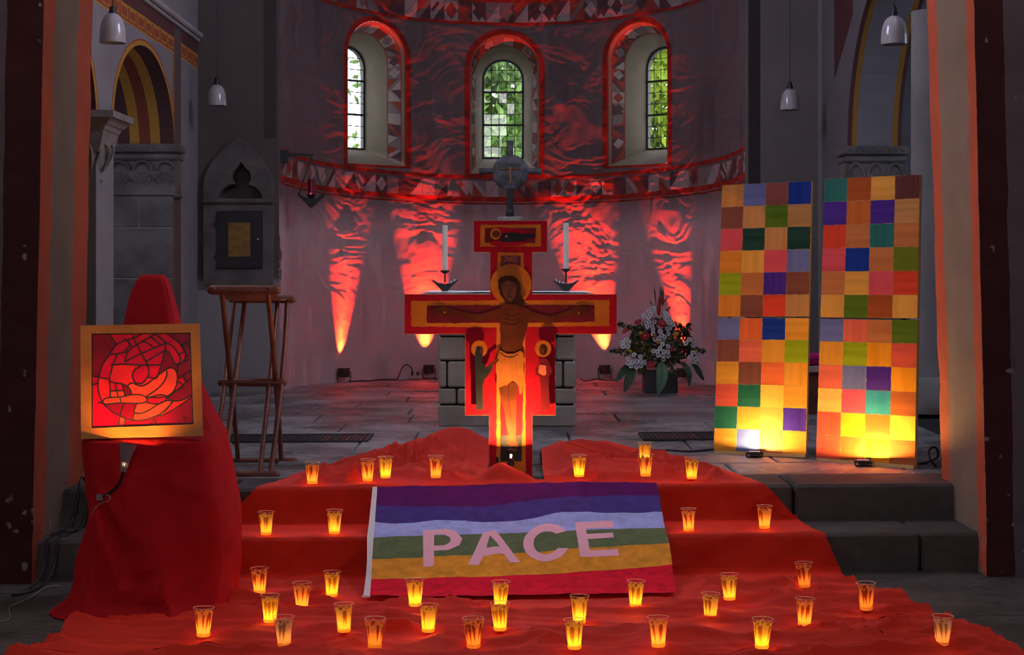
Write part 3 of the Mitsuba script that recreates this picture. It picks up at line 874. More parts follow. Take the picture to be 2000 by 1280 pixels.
M_RED = mat('icon_red', mottled((0.30, 0.002, 0.016), (0.36, 0.003, 0.020), 6.0, 0.3), 0.65, 0.15)
M_DKRED = mat('icon_dark_red', mottled((0.11, 0.0015, 0.009), (0.14, 0.002, 0.012), 8.0), 0.6, 0.25)
M_GOLD = mat('icon_gold', mottled((0.42, 0.115, 0.012), (0.54, 0.17, 0.02), 9.0, 0.5), 0.6, 0.15)
M_SKIN = mat('icon_brown', mottled((0.085, 0.02, 0.010), (0.13, 0.03, 0.014), 18.0, 0.4), 0.65, 0.1)
M_HAIR = mat('icon_umber', mottled((0.03, 0.011, 0.008), (0.05, 0.016, 0.011), 20.0), 0.65, 0.1)
M_LOIN = mat('icon_cloth', mottled((0.36, 0.12, 0.03), (0.46, 0.17, 0.05), 16.0, 0.5), 0.65, 0.1)
M_GREY = mat('icon_grey', mottled((0.014, 0.020, 0.030), (0.022, 0.030, 0.042), 20.0), 0.65, 0.1)
M_EDGE = mat('board_edge', (0.55, 0.28, 0.12), 0.6, 0.3)
OUT = [(925, 431), (1069, 431), (1069, 493), (1040, 493), (1040, 575), (1205, 575), (1205, 653), (1085, 653), (1085, 812), (1040, 812), (1040, 936), (955, 936), (955, 812), (908, 812), (908, 653), (790, 653), (790, 575), (957, 575), (957, 493), (925, 493)]
outp = px_poly(OUT, YX)
put('board', plate(outp, YX + TH, YX + 0.0012), M_EDGE, ix)
put('red_ground', plate(outp.buffer(-0.0015, join_style=2), YX + 0.002, YX), M_RED, ix)
lay = [YX]


def layer(name, pts_, m, label=None, step=0.0005, sub=None):
    poly = pts_ if not isinstance(pts_, list) else px_poly(pts_, YX)
    if sub is not None: poly = poly.difference(sub)
    lay[0] -= step
    return put(name, plate(poly, lay[0] + step * 1.6, lay[0]), m, ix, label=label)


def ellp(cx, cy, rx, ry, n=36):
    return [(cx + rx * math.cos(a), cy + ry * math.sin(a)) for a in np.linspace(0, 2 * PI, n, endpoint=False)]


def wob(pts_, amp=0.5, seed=1):
    """A hand-painted, slightly uneven outline."""
    g = Polygon(pts_).segmentize(8.0)
    c = np.array(g.exterior.coords)[:-1]
    r = np.random.default_rng(seed)
    return [tuple(p) for p in c + r.normal(0, amp, c.shape)]


layer('gold_border', wob([(803, 588), (975, 587), (975, 578), (1023, 578), (1023, 587), (1190, 586), (1190, 637), (1026, 639), (1026, 700), (1027, 929), (970, 926), (970, 640), (803, 638)]), M_GOLD, 'gold painted border of the figure')
layer('gold_border', wob([(938.5, 439), (1056, 439), (1057, 482), (938, 482)], 0.4), M_GOLD)
layer('gold_border', wob([(971.5, 493), (1023, 493), (1023, 530), (971, 530)], 0.4), M_GOLD)
layer('dark_field', wob([(834, 597), (1161, 596), (1161, 629), (1021, 631), (1021, 845), (978, 850), (977, 631), (834, 631)], 0.5), M_DKRED)
layer('dark_field', wob([(947, 446), (1047, 446), (1045, 475), (947, 474)], 0.4), M_DKRED)
layer('name_plate', wob([(978, 500), (1017, 500), (1017, 522), (978, 522)], 0.3), mat('icon_plum', (0.09, 0.008, 0.022), 0.5), 'dark plate with painted letters')
layer('halo', ellp(998, 556, 40, 40), M_GOLD, 'gold halo')
layer('red_field', wob([(978, 720), (1019, 720), (1019, 851), (978, 851)], 0.3), M_RED)
layer('foot_block', wob([(977.5, 852), (1019, 850), (1019, 901), (978, 902)], 0.4), M_GREY, 'dark block behind the feet')
tm = meshkit.text_mesh('INRI', 9.2 * YX / F, 0.0006)
tv = tm.vertices
wdt = tv[:, 0].max()
tm.vertices = np.stack([X_(984.5, YX) + tv[:, 0] * (25 * YX / F / wdt), lay[0] - tv[:, 2], Z_(511, YX) + tv[:, 1]], 1)
put('letters', tm, M_GOLD, ix, label='gold letters INRI')
# arms with hands
for s in (-1, 1):
    mx = lambda x: 998 + s * (x - 998)
    if s < 0:
        up_ = [(975, 603), (958, 608), (935, 615), (915, 611), (890, 606), (876, 601), (862, 597), (851, 595), (866, 599), (843, 600), (860, 602.5), (840, 604), (858, 606), (841, 608), (858, 609.5), (845, 613), (858, 613.5), (853, 617), (865, 619), (878, 616), (890, 613.5), (905, 619), (925, 627), (945, 626), (975, 622)]
    else:
        up_ = [(1021, 603), (1040, 609), (1058, 615), (1075, 618), (1095, 612), (1112, 606), (1121, 601), (1134, 596), (1147, 595), (1132, 599), (1155, 600), (1136, 602.5), (1157, 604), (1138, 606), (1156, 608), (1138, 609.5), (1152, 613), (1138, 614), (1142, 617.5), (1130, 618.5), (1118, 615), (1105, 618), (1088, 626), (1073, 633), (1055, 630), (1040, 624), (1018, 618)]
    layer('painted_arm', wob(up_, 0.25), M_SKIN, 'brown painted arm with open hand')
    put('nail_wound', plate(px_poly(ellp(868.5 if s < 0 else 1130.5, 610.5 if s < 0 else 611.5, 2, 2, 10), YX), lay[0], lay[0] - 0.0007), M_GOLD, ix)
layer('torso', wob([(985, 592), (1013, 592), (1022, 598), (1033, 606), (1036, 618), (1030, 640), (1024, 660), (1019, 678), (1019, 694), (980, 694), (980, 672), (978, 645), (975, 625), (972, 612), (975, 602)], 0.4), M_SKIN, 'brown painted torso')
for zz in range(3):
    pts_ = [(984 + zz, 612 + 9 * zz), (998, 617 + 9 * zz), (1018 - zz * 2, 611 + 9 * zz)]
    g = LineString(smooth_line(pts_, 10)).buffer(0.7)
    layer('rib_line', list(g.exterior.coords)[:-1], M_HAIR)
layer('leg', wob([(984, 745), (994, 745), (993, 786), (996, 812), (1001, 840), (1004, 866), (999, 874), (991, 866), (992, 845), (987, 815), (982, 790), (976, 765)], 0.3), M_SKIN, 'brown painted legs')
layer('leg', wob([(993, 745), (1012, 750), (1008, 780), (1009, 800), (1008, 830), (1008, 858), (1013, 872), (1006, 878), (1000, 866), (1000, 840), (997, 812), (993, 786)], 0.3), M_SKIN)
layer('shin_line', list(LineString(smooth_line([(994, 748), (994, 784), (998, 815), (1003, 850)], 14)).buffer(0.8).exterior.coords)[:-1], M_HAIR)
layer('loincloth', wob([(974, 684), (990, 691), (1004, 691), (1017, 685), (1023, 692), (1023, 720), (1021, 750), (1020, 768), (1015, 772), (1013, 755), (1007, 748), (1000, 744), (991, 752), (975, 757), (969, 752), (970, 735), (968, 718), (972, 700)], 0.5), M_LOIN, 'pale ochre loincloth')
for i, pts_ in enumerate([[(985, 690), (978, 715), (974, 748)], [(994, 692), (986, 720), (982, 750)], [(1004, 692), (1003, 716), (996, 742)], [(1014, 690), (1008, 718), (1010, 748)], [(1018, 690), (1017, 720), (1016, 760)], [(976, 690), (992, 700), (1012, 694)]]):
    layer('fold_line', list(LineString(smooth_line(pts_, 10)).buffer(0.6 + 0.25 * (i % 2)).exterior.coords)[:-1], mat('icon_ochre', (0.40, 0.13, 0.03), 0.6) if i == 0 else 'material_icon_ochre')
layer('hair', wob([(973, 560), (973, 548), (979, 541), (988, 538), (1000, 538), (1010, 544), (1016, 556), (1017, 572), (1021, 582), (1026, 594), (1018, 600), (1008, 594), (990, 594), (984, 584), (976, 574)], 0.5, 4), M_HAIR, 'dark painted hair')
layer('face', wob([(980, 556), (988, 549), (1000, 550), (1008, 556), (1009, 568), (1006, 580), (999, 590), (992, 588), (985, 578), (980, 568)], 0.3, 5), mat('icon_face', mottled((0.10, 0.030, 0.020), (0.14, 0.04, 0.024), 20.0), 0.55), 'dark painted face looking down')
for pts_ in ([(984, 564), (988, 562.5), (992, 564)], [(998, 563), (1002, 562), (1006, 564)], [(995, 564), (995.5, 574), (993, 576)], [(990, 581), (995, 580), (1000, 582)], [(983, 560), (988, 558), (993, 560)], [(997, 559), (1003, 558), (1007, 560)]):
    layer('face_line', list(LineString(smooth_line(pts_, 8)).buffer(0.55).exterior.coords)[:-1], M_HAIR)
# the two small standing figures
layer('halo', ellp(936, 681.5, 16, 16.5), M_GOLD)
layer('mourner', wob([(930, 678), (934, 675.5), (941, 677), (944, 683), (943, 694), (942, 708), (950, 717), (958, 712), (962, 711), (962, 716), (957, 728), (946, 742), (943, 752), (944, 800), (930, 800), (930, 760), (929, 735), (928, 706), (928, 690)], 0.3, 6), M_GREY, 'small veiled figure in grey')
layer('mourner_face', ellp(940.5, 685, 3.2, 5.5, 16), M_SKIN)
layer('mourner_hand', wob([(957, 711), (964, 705), (972, 699), (975, 703), (970, 708), (963, 713)], 0.2), M_SKIN)
layer('halo', ellp(1060.5, 681, 16, 16.5), M_GOLD)
layer('apostle', wob([(1055, 700), (1062, 698), (1070, 704), (1077, 720), (1078, 730), (1072, 737), (1072, 760), (1074, 800), (1057, 801), (1056, 760), (1054, 736), (1047, 731), (1045, 722), (1051, 713)], 0.3, 7), M_DKRED, 'small robed figure holding a book')
layer('apostle_head', wob(ellp(1061, 683, 8, 11, 18), 0.2), M_HAIR)
layer('apostle_face', ellp(1058, 686, 4.5, 7, 16), M_SKIN)
layer('book', wob([(1053, 712), (1066, 714), (1067, 731), (1062, 734), (1051, 728)], 0.2), mat('icon_rose', (0.58, 0.16, 0.10), 0.55), 'pale rose book')
# the entombed figure in the upper panel
layer('shroud', wob([(968, 445), (985, 444), (1008, 447), (1040, 453), (1046, 455), (1022, 456), (1000, 455), (980, 456), (968, 452)], 0.3, 8), M_RED)
layer('bier', wob([(958, 472), (966, 470), (990, 473), (1020, 472), (1036, 474), (1010, 480), (975, 482), (958, 478)], 0.3, 9), M_RED)
layer('halo', ellp(968, 457.5, 10.5, 11), M_GOLD)
layer('entombed_head', ellp(969, 457.5, 8, 7, 18), M_SKIN)
layer('entombed_body', wob([(978, 460), (984, 456), (1005, 455), (1020, 459), (1044, 457), (1046, 462), (1036, 465), (1018, 470), (1000, 473), (982, 473), (978, 466)], 0.3, 10), M_GREY, 'small dark lying figure')
layer('entombed_hand', ellp(989, 462, 2.2, 2.8, 10), M_GOLD)

# lamp at the foot of the cross
lp = thing('floor_lamp', 'small black lamp glowing at the foot of the painted cross', 'lamp')
yl = YX - 0.10
lx, lz = X_(998, yl), Z_(890, yl)
put('body', cat(lathe([(0.0, lz - 0.05), (0.016, lz - 0.05), (0.013, lz - 0.012), (0.0, lz - 0.012)], 16, (lx, yl, 0)), rod((lx - 0.014, yl, lz - 0.05), (lx - 0.014, yl, lz - 0.02), 0.003), rod((lx + 0.014, yl, lz - 0.05), (lx + 0.014, yl, lz - 0.02), 0.003),
                box(lx - 0.08, lx - 0.045, yl - 0.02, yl + 0.02, lz - 0.055, lz - 0.035, 0.004), rod((lx - 0.065, yl, lz - 0.04), (lx - 0.067, yl, lz - 0.005), 0.008), rod((lx - 0.055, yl, lz - 0.045), (lx, yl, lz - 0.045), 0.005)), M_BLACK, lp, smooth=30)
shade = lathe([(0.017, lz + 0.008), (0.028, lz + 0.020), (0.028, lz + 0.030), (0.026, lz + 0.030), (0.026, lz + 0.021), (0.015, lz + 0.009)], 6, (lx, yl + 0.004, 0))
put('shade', shade, M_BLACK, lp)
put('bulb', mikit.ply(lathe([(0.0, lz - 0.014), (0.004, lz - 0.010), (0.006, lz - 0.002), (0.004, lz + 0.008), (0.0012, lz + 0.02), (0.0, lz + 0.021)], 12, (lx, yl, 0)), M_WAX, True, emitter={'type': 'area', 'radiance': rgb(np.array([26, 13, 4.5]) * GAIN), 'sampling_weight': 1.0}), None, lp, label='glowing bulb')
scene['icon_lamp_light'] = {'type': 'spot', 'intensity': rgb(ICON_LAMP), 'cutoff_angle': 75.0, 'beam_width': 40.0, 'sampling_weight': 8.0,
                            'to_world': T4().look_at(origin=[lx, yl - 0.03, lz + 0.034], target=[lx - 0.005, YX - 0.02, lz + 0.40], up=[1, 0, 0])}

# ---- the two tall panels of painted squares
PAL = dict(ot=(0.52, 0.22, 0.05), tan=(0.50, 0.24, 0.08), gb=(0.13, 0.155, 0.36), dr_=(0.24, 0.07, 0.055), bl=(0.008, 0.035, 0.27), br=(0.20, 0.062, 0.040), gr=(0.085, 0.16, 0.008), pk=(0.62, 0.075, 0.095),
           dg=(0.010, 0.05, 0.035), o=(0.66, 0.23, 0.025), oc=(0.70, 0.34, 0.055), li=(0.28, 0.36, 0.008), ob=(0.50, 0.17, 0.05), pu=(0.060, 0.022, 0.26), r=(0.66, 0.055, 0.022), orr=(0.72, 0.14, 0.035), co=(0.72, 0.14, 0.075),
           am=(0.68, 0.29, 0.03), cr=(0.62, 0.09, 0.05), dge=(0.018, 0.12, 0.06), y=(0.78, 0.46, 0.06), te=(0.022, 0.15, 0.13), ru=(0.36, 0.075, 0.014), mb=(0.11, 0.03, 0.03), ro=(0.50, 0.13, 0.022), tq=(0.03, 0.25, 0.38),
           ol=(0.13, 0.17, 0.008), hp=(0.66, 0.08, 0.14), sa=(0.76, 0.44, 0.10), yo=(0.82, 0.38, 0.02), oa=(0.72, 0.28, 0.012), rb=(0.36, 0.105, 0.03))
LEFT = ['ot gb dr_ bl', 'br tan gr tan', 'pk dg tan dg', 'o oc pk gb', 'li ob pu br', 'o br r tan', 'gb orr bl am', 'br co am li', 'am br orr am', 'cr dge y am', 'dge am oc pu', 'am gb ob am']
RIGHT = ['te ru oc mb', 'pu ro pu tan', 'r ob te ob', 'pk bl ob ol', 'ob oc pk r', 'oc gr ru oc', 'gb co ob gr', 'am li oa cr', 'co gb pu oa', 'sa hp tq rb', 'cr yo orr y', 'cr rb oa rb']


def square_mesh(p00, p10, p11, p01, nrm, col, seed, vertical, n=7):
    r = np.random.default_rng(seed)
    V, C = [], []
    k = r.random(40)
    for j in range(n + 1):
        for i in range(n + 1):
            a, b = i / n, j / n
            if i in (0, n) or j in (0, n):
                a += r.normal(0, 0.006) if 0 < i < n else 0
                b += r.normal(0, 0.006) if 0 < j < n else 0
                b += (r.normal(0, 0.006) if j in (0, n) and 0 < i < n else 0)
                a += (r.normal(0, 0.006) if i in (0, n) and 0 < j < n else 0)
            p = (p00 * (1 - a) + p10 * a) * (1 - b) + (p01 * (1 - a) + p11 * a) * b
            V.append(p + nrm * 0.0018)
            s = k[i * 3] if vertical else k[j * 3]
            t = 0.90 + 0.18 * s + 0.06 * r.random()
            C.append(np.clip(np.array(col) * t + 0.008 * (s - 0.4), 0.003, 0.9))
    Fc = []
    for j in range(n):
        for i in range(n):
            a = j * (n + 1) + i
            Fc += [[a, a + 1, a + n + 2], [a, a + n + 2, a + n + 1]]
    m = trimesh.Trimesh(V, Fc, process=False)
    if np.dot(m.face_normals[0], nrm) < 0: m = trimesh.Trimesh(V, np.array(Fc)[:, ::-1], process=False)
    return m, np.array(C)


def panel(name_label, rows, foot_l, foot_r, head_l, head_r, dF, dFr, lean, seam_y):
    """Corner pixels of the face; the foot stands on the choir floor at depths dF (left) and dFr (right), leaning back by lean."""
    t = thing('tall_painting', name_label, 'painting')
    A, B = P(*foot_l, dF), P(*foot_r, dFr)
    Cc, Dd = P(*head_r, dFr + lean), P(*head_l, dF + lean)
    n = np.cross(B - A, Dd - A)
    ray = P(*head_r, 1.0) - [0, 0, EYE]
    Cc = np.array([0, 0, EYE]) + ray * (np.dot(A - [0, 0, EYE], n) / np.dot(ray, n))      # all four corners in one plane
    n = n / np.linalg.norm(n) * (-1 if np.cross(B - A, Dd - A)[1] > 0 else 1)
    at = lambda u, v: (A * (1 - u) + B * u) * (1 - v) + (Dd * (1 - u) + Cc * u) * v
    th = 0.022
    for v0, v1, nm in ((0.0, 0.497, 'board'), (0.503, 1.0, 'board')):
        q = [at(0, v0), at(1, v0), at(1, v1), at(0, v1)]
        put(nm, hull([p + n * 0.0005 for p in q] + [p - n * th for p in q]), M_PINE, t)
    foot = [at(0.01, 0.0), at(0.99, 0.0), at(0.99, -0.0125), at(0.01, -0.0125)]
    put('foot_batten', hull([p + n * 0.004 for p in foot] + [p - n * 0.03 for p in foot]), M_PINE, t, label='pale wooden foot batten')
    # struts behind, so that the panel stands
    for u in (0.12, 0.88):
        b = at(u, 0.72) - n * 0.02
        f = np.array([b[0], at(u, 0)[1] + 0.42, ZC])
        put('strut', rod(b, f, 0.012, 6), M_WOOD_DARK, t)
    for r_i in range(12):
        v1, v0 = 1 - r_i / 12, 1 - (r_i + 1) / 12
        if r_i == 5: v0 = 0.503
        if r_i == 6: v1 = 0.497
        for c_i, cc in enumerate(rows[r_i].split()):
            seed = r_i * 4 + c_i + (100 if rows is RIGHT else 0)
            m, C = square_mesh(at(c_i / 4 + 0.001, v0 + 0.0004), at((c_i + 1) / 4 - 0.001, v0 + 0.0004), at((c_i + 1) / 4 - 0.001, v1 - 0.0004), at(c_i / 4 + 0.001, v1 - 0.0004), n, PAL[cc], seed, (seed * 7) % 5 < 2)
            put('square', m, M_GLOSSPAINT, t, color=C)
    return t, at, n


pl, at_l, n_l = panel('tall painted panel of coloured squares, left one with blue top corner', LEFT, (1394, 880), (1574, 888), (1411, 362), (1585, 354), 9.54, 9.24, 0.07, 617)
pr, at_r, n_r = panel('tall painted panel of coloured squares, right one beside the striped pier', RIGHT, (1594, 895), (1787, 909.5), (1611, 350), (1797, 341), 9.17, 8.75, 0.07, 617)


def flood(at, n, u, txt, L, name, yaw):
    t = thing('flood_lamp', txt, 'lamp')
    c = at(u, 0.0)
    c = np.array([c[0], c[1] - 0.105, ZC])
    put('housing', cat(box(c[0] - 0.035, c[0] + 0.035, c[1] - 0.02, c[1] + 0.025, ZC + 0.018, ZC + 0.034, 0.004), box(c[0] - 0.028, c[0] + 0.028, c[1] - 0.024, c[1] + 0.0, ZC + 0.008, ZC + 0.02, 0.003)), M_BLACK, t)
    put('bracket', cat(rod((c[0] - 0.042, c[1], ZC + 0.004), (c[0] - 0.042, c[1], ZC + 0.03), 0.004), rod((c[0] + 0.042, c[1], ZC + 0.004), (c[0] + 0.042, c[1], ZC + 0.03), 0.004), rod((c[0] - 0.042, c[1], ZC + 0.004), (c[0] + 0.042, c[1], ZC + 0.004), 0.004), rod((c[0] - 0.05, c[1], ZC + 0.024), (c[0] + 0.05, c[1], ZC + 0.024), 0.0045)), M_BLACK, t)
    put('lens', box(c[0] - 0.03, c[0] + 0.03, c[1] - 0.015, c[1] + 0.02, ZC + 0.034, ZC + 0.036), M_WHITE, t)
    put('clamp', box(c[0] + 0.02, c[0] + 0.045, c[1] + 0.02, c[1] + 0.05, ZC + 0.012, ZC + 0.045, 0.004), M_BLACK, t)
    o = c + np.array([0, -0.02, 0.05])
    d = o + np.array([yaw, 0.06, 0.42])
    scene[name] = {'type': 'spot', 'intensity': rgb(L), 'cutoff_angle': 89.0, 'beam_width': 80.0, 'sampling_weight': 8.0, 'to_world': T4().look_at(origin=o.tolist(), target=d.tolist(), up=[1, 0, 0])}


flood(at_l, n_l, 0.42, 'small black flood lamp at the foot of the left painted panel', FLOOD_COOL, 'flood_light_cool', 0.05)
flood(at_r, n_r, 0.45, 'small black flood lamp at the foot of the right painted panel', FLOOD_WARM, 'flood_light_warm', 0.02)

# ================================================================== CLOTH, FLAG, EASEL
class Drape:
    """A surface that runs along X over a profile (depth, height), skewed like the steps; s is the length along the profile."""

    def __init__(self, prof):
        p = np.array(prof, float)
        # round the corners a little
        q = []
        for i in range(len(p) - 1):
            q.append(p[i] * (1 - np.linspace(0, 1, 24, endpoint=False)[:, None]) + p[i + 1] * np.linspace(0, 1, 24, endpoint=False)[:, None])
        q = np.concatenate(q + [p[-1:]])
        s = np.concatenate([[0], np.cumsum(np.linalg.norm(np.diff(q, axis=0), axis=1))])
        self.s = np.linspace(0, s[-1], 1600)
        d, z = np.interp(self.s, s, q[:, 0]), np.interp(self.s, s, q[:, 1])
        k = np.exp(-np.linspace(-2, 2, 15) ** 2)
        k /= k.sum()
        self.d = np.convolve(np.pad(d, 7, mode='edge'), k, 'valid')
        self.z = np.convolve(np.pad(z, 7, mode='edge'), k, 'valid')
        self.nd, self.nz = -np.gradient(self.z, self.s), np.gradient(self.d, self.s)

    def from_px(self, x, y):
        k = (x - 1000.0) / F
        D = self.d / (1 - SK * k)
        yy = HOR + (EYE - self.z) * F / D
        s = np.interp(-y, -yy, self.s)
        return k * np.interp(s, self.s, D), s

    def poly(self, pts_):
        return Polygon([self.from_px(*p) for p in pts_]).buffer(0)

    def at(self, X, s, off=0.0):
        d, z = np.interp(s, self.s, self.d), np.interp(s, self.s, self.z)
        nd, nz = np.interp(s, self.s, self.nd), np.interp(s, self.s, self.nz)
        return np.stack([X, d + SK * X + nd * off, z + nz * off], 1)


cloth = Drape([(4.8, 0.007), (7.52, 0.007), (7.585, 0.020), (7.605, 0.172), (7.62, 0.183), (7.99, 0.183), (8.01, 0.20), (8.015, 0.345), (8.035, 0.357), (10.4, 0.357)])


def ridged(a, b, seed, pw=3.0):
    n = meshkit.fbm(np.stack([a, b, 0 * a + seed], 1), 2, seed)
    return np.clip(1 - np.abs(2 * n - 1) * 1.6, 0, 1) ** pw


def gauss(a, b):
    return np.exp(-0.5 * (a * a + b * b))


HEAPS = [(-0.30, 9.32, 0.17, 0.17, 0.150), (-0.55, 9.05, 0.22, 0.14, 0.055), (0.52, 9.20, 0.16, 0.14, 0.085), (0.22, 9.0, 0.12, 0.16, 0.075), (-0.045, 8.17, 0.065, 0.055, 0.082), (-0.085, 8.12, 0.04, 0.03, 0.022), (0.05, 8.11, 0.03, 0.04, 0.03)]


def cloth_off(X, s):
    d = np.interp(s, cloth.s, cloth.d) + SK * X
    z = np.interp(s, cloth.s, cloth.z)
    lvl = np.abs(np.interp(s, cloth.s, cloth.nz)) > 0.8
    floor_ = lvl & (z < 0.05)
    top = lvl & (z > 0.3)
    w1 = 0.040 * ridged(X * 0.9 + 0.5 * d, d * 3.4 - X * 0.5, 3, 6) + 0.028 * ridged(X * 1.6 - 2.2 * d, d * 5.0, 11, 6) + 0.017 * ridged(X * 2.6 + 1.2 * d, d * 8.0 + X, 71, 5) + 0.005 * ridged(X * 5.0, d * 7.0, 17, 2)
    near = np.clip((7.52 - (d - SK * X)) / 0.18, 0.12, 1)
    under = np.clip((6.98 - (d - SK * X)) / 0.12, 0.06, 1)
    inside = np.clip((0.80 - np.abs(X - 0.04)) / 0.08, 0, 1)
    near = near * (1 - inside * (1 - under))
    o = np.where(floor_, w1 * near * 0.9, 0.0)
    # folds on the choir floor run towards the two heaps
    rad = np.arctan2(d - 9.5, X + 0.25)
    w2 = 0.055 * ridged(rad * 8.5, d * 0.9, 5, 4) + 0.045 * ridged(X * 3.0 + 3.5 * d, d * 1.6 - 3 * X, 23, 4) + 0.004 * ridged(X * 6 - 4 * d, d * 5 + 4 * X, 73, 4)
    w2 = w2 * np.clip(np.hypot(X + 0.25, d - 9.5) / 0.55, 0.08, 1) * np.clip((9.45 - d) / 0.5, 0.25, 1)
    w2 = w2 * np.clip(shapely.distance(cpoly.boundary, shapely.points(X, s)) / 0.22, 0.12, 1)
    back = np.clip((d - SK * X - 8.06) / 0.12, 0.1, 1)
    o = np.where(top, w2 * back, o)
    rz = 0.018 * ridged(X * 2.2 + z * 3.0, z * 2.0 + X * 0.6, 29, 2) + 0.011 * ridged(X * 4.2 - z * 5, z * 2.5, 31, 2)
    o = np.where(~lvl, rz, o)
    o = np.where(lvl & ~floor_ & ~top, 0.004 * ridged(X * 4, d * 6, 37, 2), o)
    for hx, hd, sx_, sd, hh in HEAPS:
        g = gauss((X - hx) / sx_, (d - hd) / sd)
        cr = 0.88 + 0.24 * meshkit.fbm(np.stack([X * 11, d * 11, 0 * X + hx], 1), 2, 41)
        o = o + np.where(top, hh * g * cr, 0)
    return o


CL = [(497, 957), (470, 985), (446, 1040), (440, 1055), (425, 1140), (330, 1190), (300, 1207), (230, 1219), (165, 1230), (150, 1222), (95, 1262), (40, 1276), (-80, 1330), (-120, 1400), (2100, 1400), (2080, 1310), (2000, 1275), (1963, 1253), (1900, 1232), (1832, 1202), (1752, 1168),
      (1700, 1150), (1665, 1140), (1640, 1110), (1620, 1068), (1592, 1036), (1560, 1015), (1530, 985), (1510, 962), (1490, 947), (1450, 931), (1390, 910), (1330, 893), (1260, 885), (1195, 880), (1130, 884), (1045, 890), (950, 888), (905, 884), (830, 882), (720, 890), (650, 907), (590, 922), (540, 941)]
cpoly = cloth.poly(CL)
slot_s = cloth.from_px(1000, 938)[1]
cpoly = cpoly.difference(sbox(X_(953, 8.35) - 0.006, slot_s, X_(1040, 8.35) + 0.055, 20))
cpoly = max(poly_geoms(cpoly), key=lambda g: g.area)
cp, cf_ = clip_grid(cpoly, 0.017, 0.0145)
cv = cloth.at(cp[:, 0], cp[:, 1], cloth_off(cp[:, 0], cp[:, 1]))
put('red_floor_cloth', trimesh.Trimesh(cv, cf_, process=False), M_CLOTH, smooth=True, label='large crumpled red cloth spread over steps and floor under the candle glasses', cat='cloth')
from scipy.spatial import cKDTree
ctree = cKDTree(cv[:, :2])


def cloth_z(x, y, r=0.028):
    i = ctree.query_ball_point([x, y], r)
    if not i: i = [ctree.query([x, y])[1]]
    z = cv[i, 2]
    z = z[z < z.min() + 0.09]
    return float(np.percentile(z, 80))


# ---- the rainbow flag
flag = Drape([(6.6, 0.024), (7.0, 0.024), (7.1, 0.028), (7.27, 0.058), (7.585, 0.198), (7.61, 0.206), (7.66, 0.216), (7.98, 0.362), (8.02, 0.378), (8.06, 0.384), (8.4, 0.384)])
BND = [[(735, 952), (850, 951), (1000, 948), (1120, 944), (1200, 944), (1282, 946)],
       [(733, 988), (820, 991), (930, 992), (1000, 985), (1080, 975), (1180, 971), (1288, 970)],
       [(731, 1021), (780, 1024), (850, 1018), (950, 1022), (1030, 1017), (1100, 1003), (1180, 1004), (1293, 1003)],
       [(729, 1051), (800, 1048), (870, 1046), (950, 1044), (1100, 1038), (1200, 1034), (1299, 1032)],
       [(726, 1093), (800, 1092), (900, 1087), (1060, 1079), (1200, 1070), (1307, 1063)],
       [(723, 1133), (850, 1131), (1000, 1127), (1150, 1119), (1240, 1112), (1313, 1105)],
       [(721, 1167), (900, 1166), (1100, 1163), (1240, 1161), (1321, 1158)]]


def curve(pts_, n=30):
    p = np.array(pts_, float)
    from scipy.interpolate import PchipInterpolator
    x = np.linspace(p[0, 0], p[-1, 0], n)
    return list(zip(x, PchipInterpolator(p[:, 0], p[:, 1])(x)))


def flag_off(X, s):
    d = np.interp(s, flag.s, flag.d)
    w = np.clip((s - flag.s[0] - 0.25) / 0.3, 0, 1)
    edge = 1 - np.exp(-((d - 7.6) / 0.06) ** 2)
    return edge * (0.006 * ridged(X * 3.2 + 2.2 * s, s * 1.3, 7, 2) + 0.004 * ridged(X * 7.0, s * 2.0 + X, 13, 2)) + 0.0008


fl = thing('rainbow_flag', 'rainbow striped peace flag with word PACE hanging over the red steps', 'flag')
SC = [(0.10, 0.004, 0.11), (0.065, 0.04, 0.23), (0.40, 0.45, 0.85), (0.13, 0.18, 0.08), (0.80, 0.33, 0.03), (0.75, 0.006, 0.032)]
SN = ['purple', 'dark violet blue', 'light blue', 'green', 'orange', 'red']


def flag_piece(name, poly, m, label, lift):
    p, f = clip_grid(poly, 0.016, 0.016)
    v = flag.at(p[:, 0], p[:, 1], flag_off(p[:, 0], p[:, 1]) + lift)
    put(name, trimesh.Trimesh(v, f, process=False), m, fl, smooth=True, label=label)


for i in range(6):
    a, b = curve(BND[i]), curve(BND[i + 1])
    g = flag.poly(a + b[::-1])
    c = np.array(SC[i])
    m = mat('flag_' + SN[i].replace(' ', '_'), mottled(c * 0.85, c * 1.12, 30.0), 0.8, 0.2, sheen=0.3, bump=(weave_bump, 0.0015))
    flag_piece('stripe', g, m, SN[i] + ' stripe', 0.0)
flag_piece('hem', flag.poly([(728, 952), (737, 952), (727, 1090), (722, 1168), (709, 1168), (717, 1095), (717, 1050)]), M_WHITE, 'white hem band', 0.0006)
rp = flag.at(*[np.array([q]) for q in flag.from_px(715, 1167)], 0.004)[0]
put('hem_ring', trimesh.creation.torus(0.016, 0.003, 20, 8, transform=trimesh.transformations.translation_matrix(rp)), M_WHITE, fl, smooth=True, label='white ring at the hem')
M_LETTER = mat('flag_letter', (0.92, 0.50, 0.60), 0.8, 0.2, sheen=0.3)
cc = np.array([1068, 1062])
C_out = [(cc[0] + 46 * math.cos(a), cc[1] + 37 * math.sin(a)) for a in np.linspace(0.42, 2 * PI - 0.62, 40)]
C_in = [(cc[0] + 26 * math.cos(a), cc[1] + 23 * math.sin(a)) for a in np.linspace(2 * PI - 0.80, 0.60, 36)]
tilt = lambda pts_: [(x, y - 0.045 * (x - 1068)) for x, y in pts_]
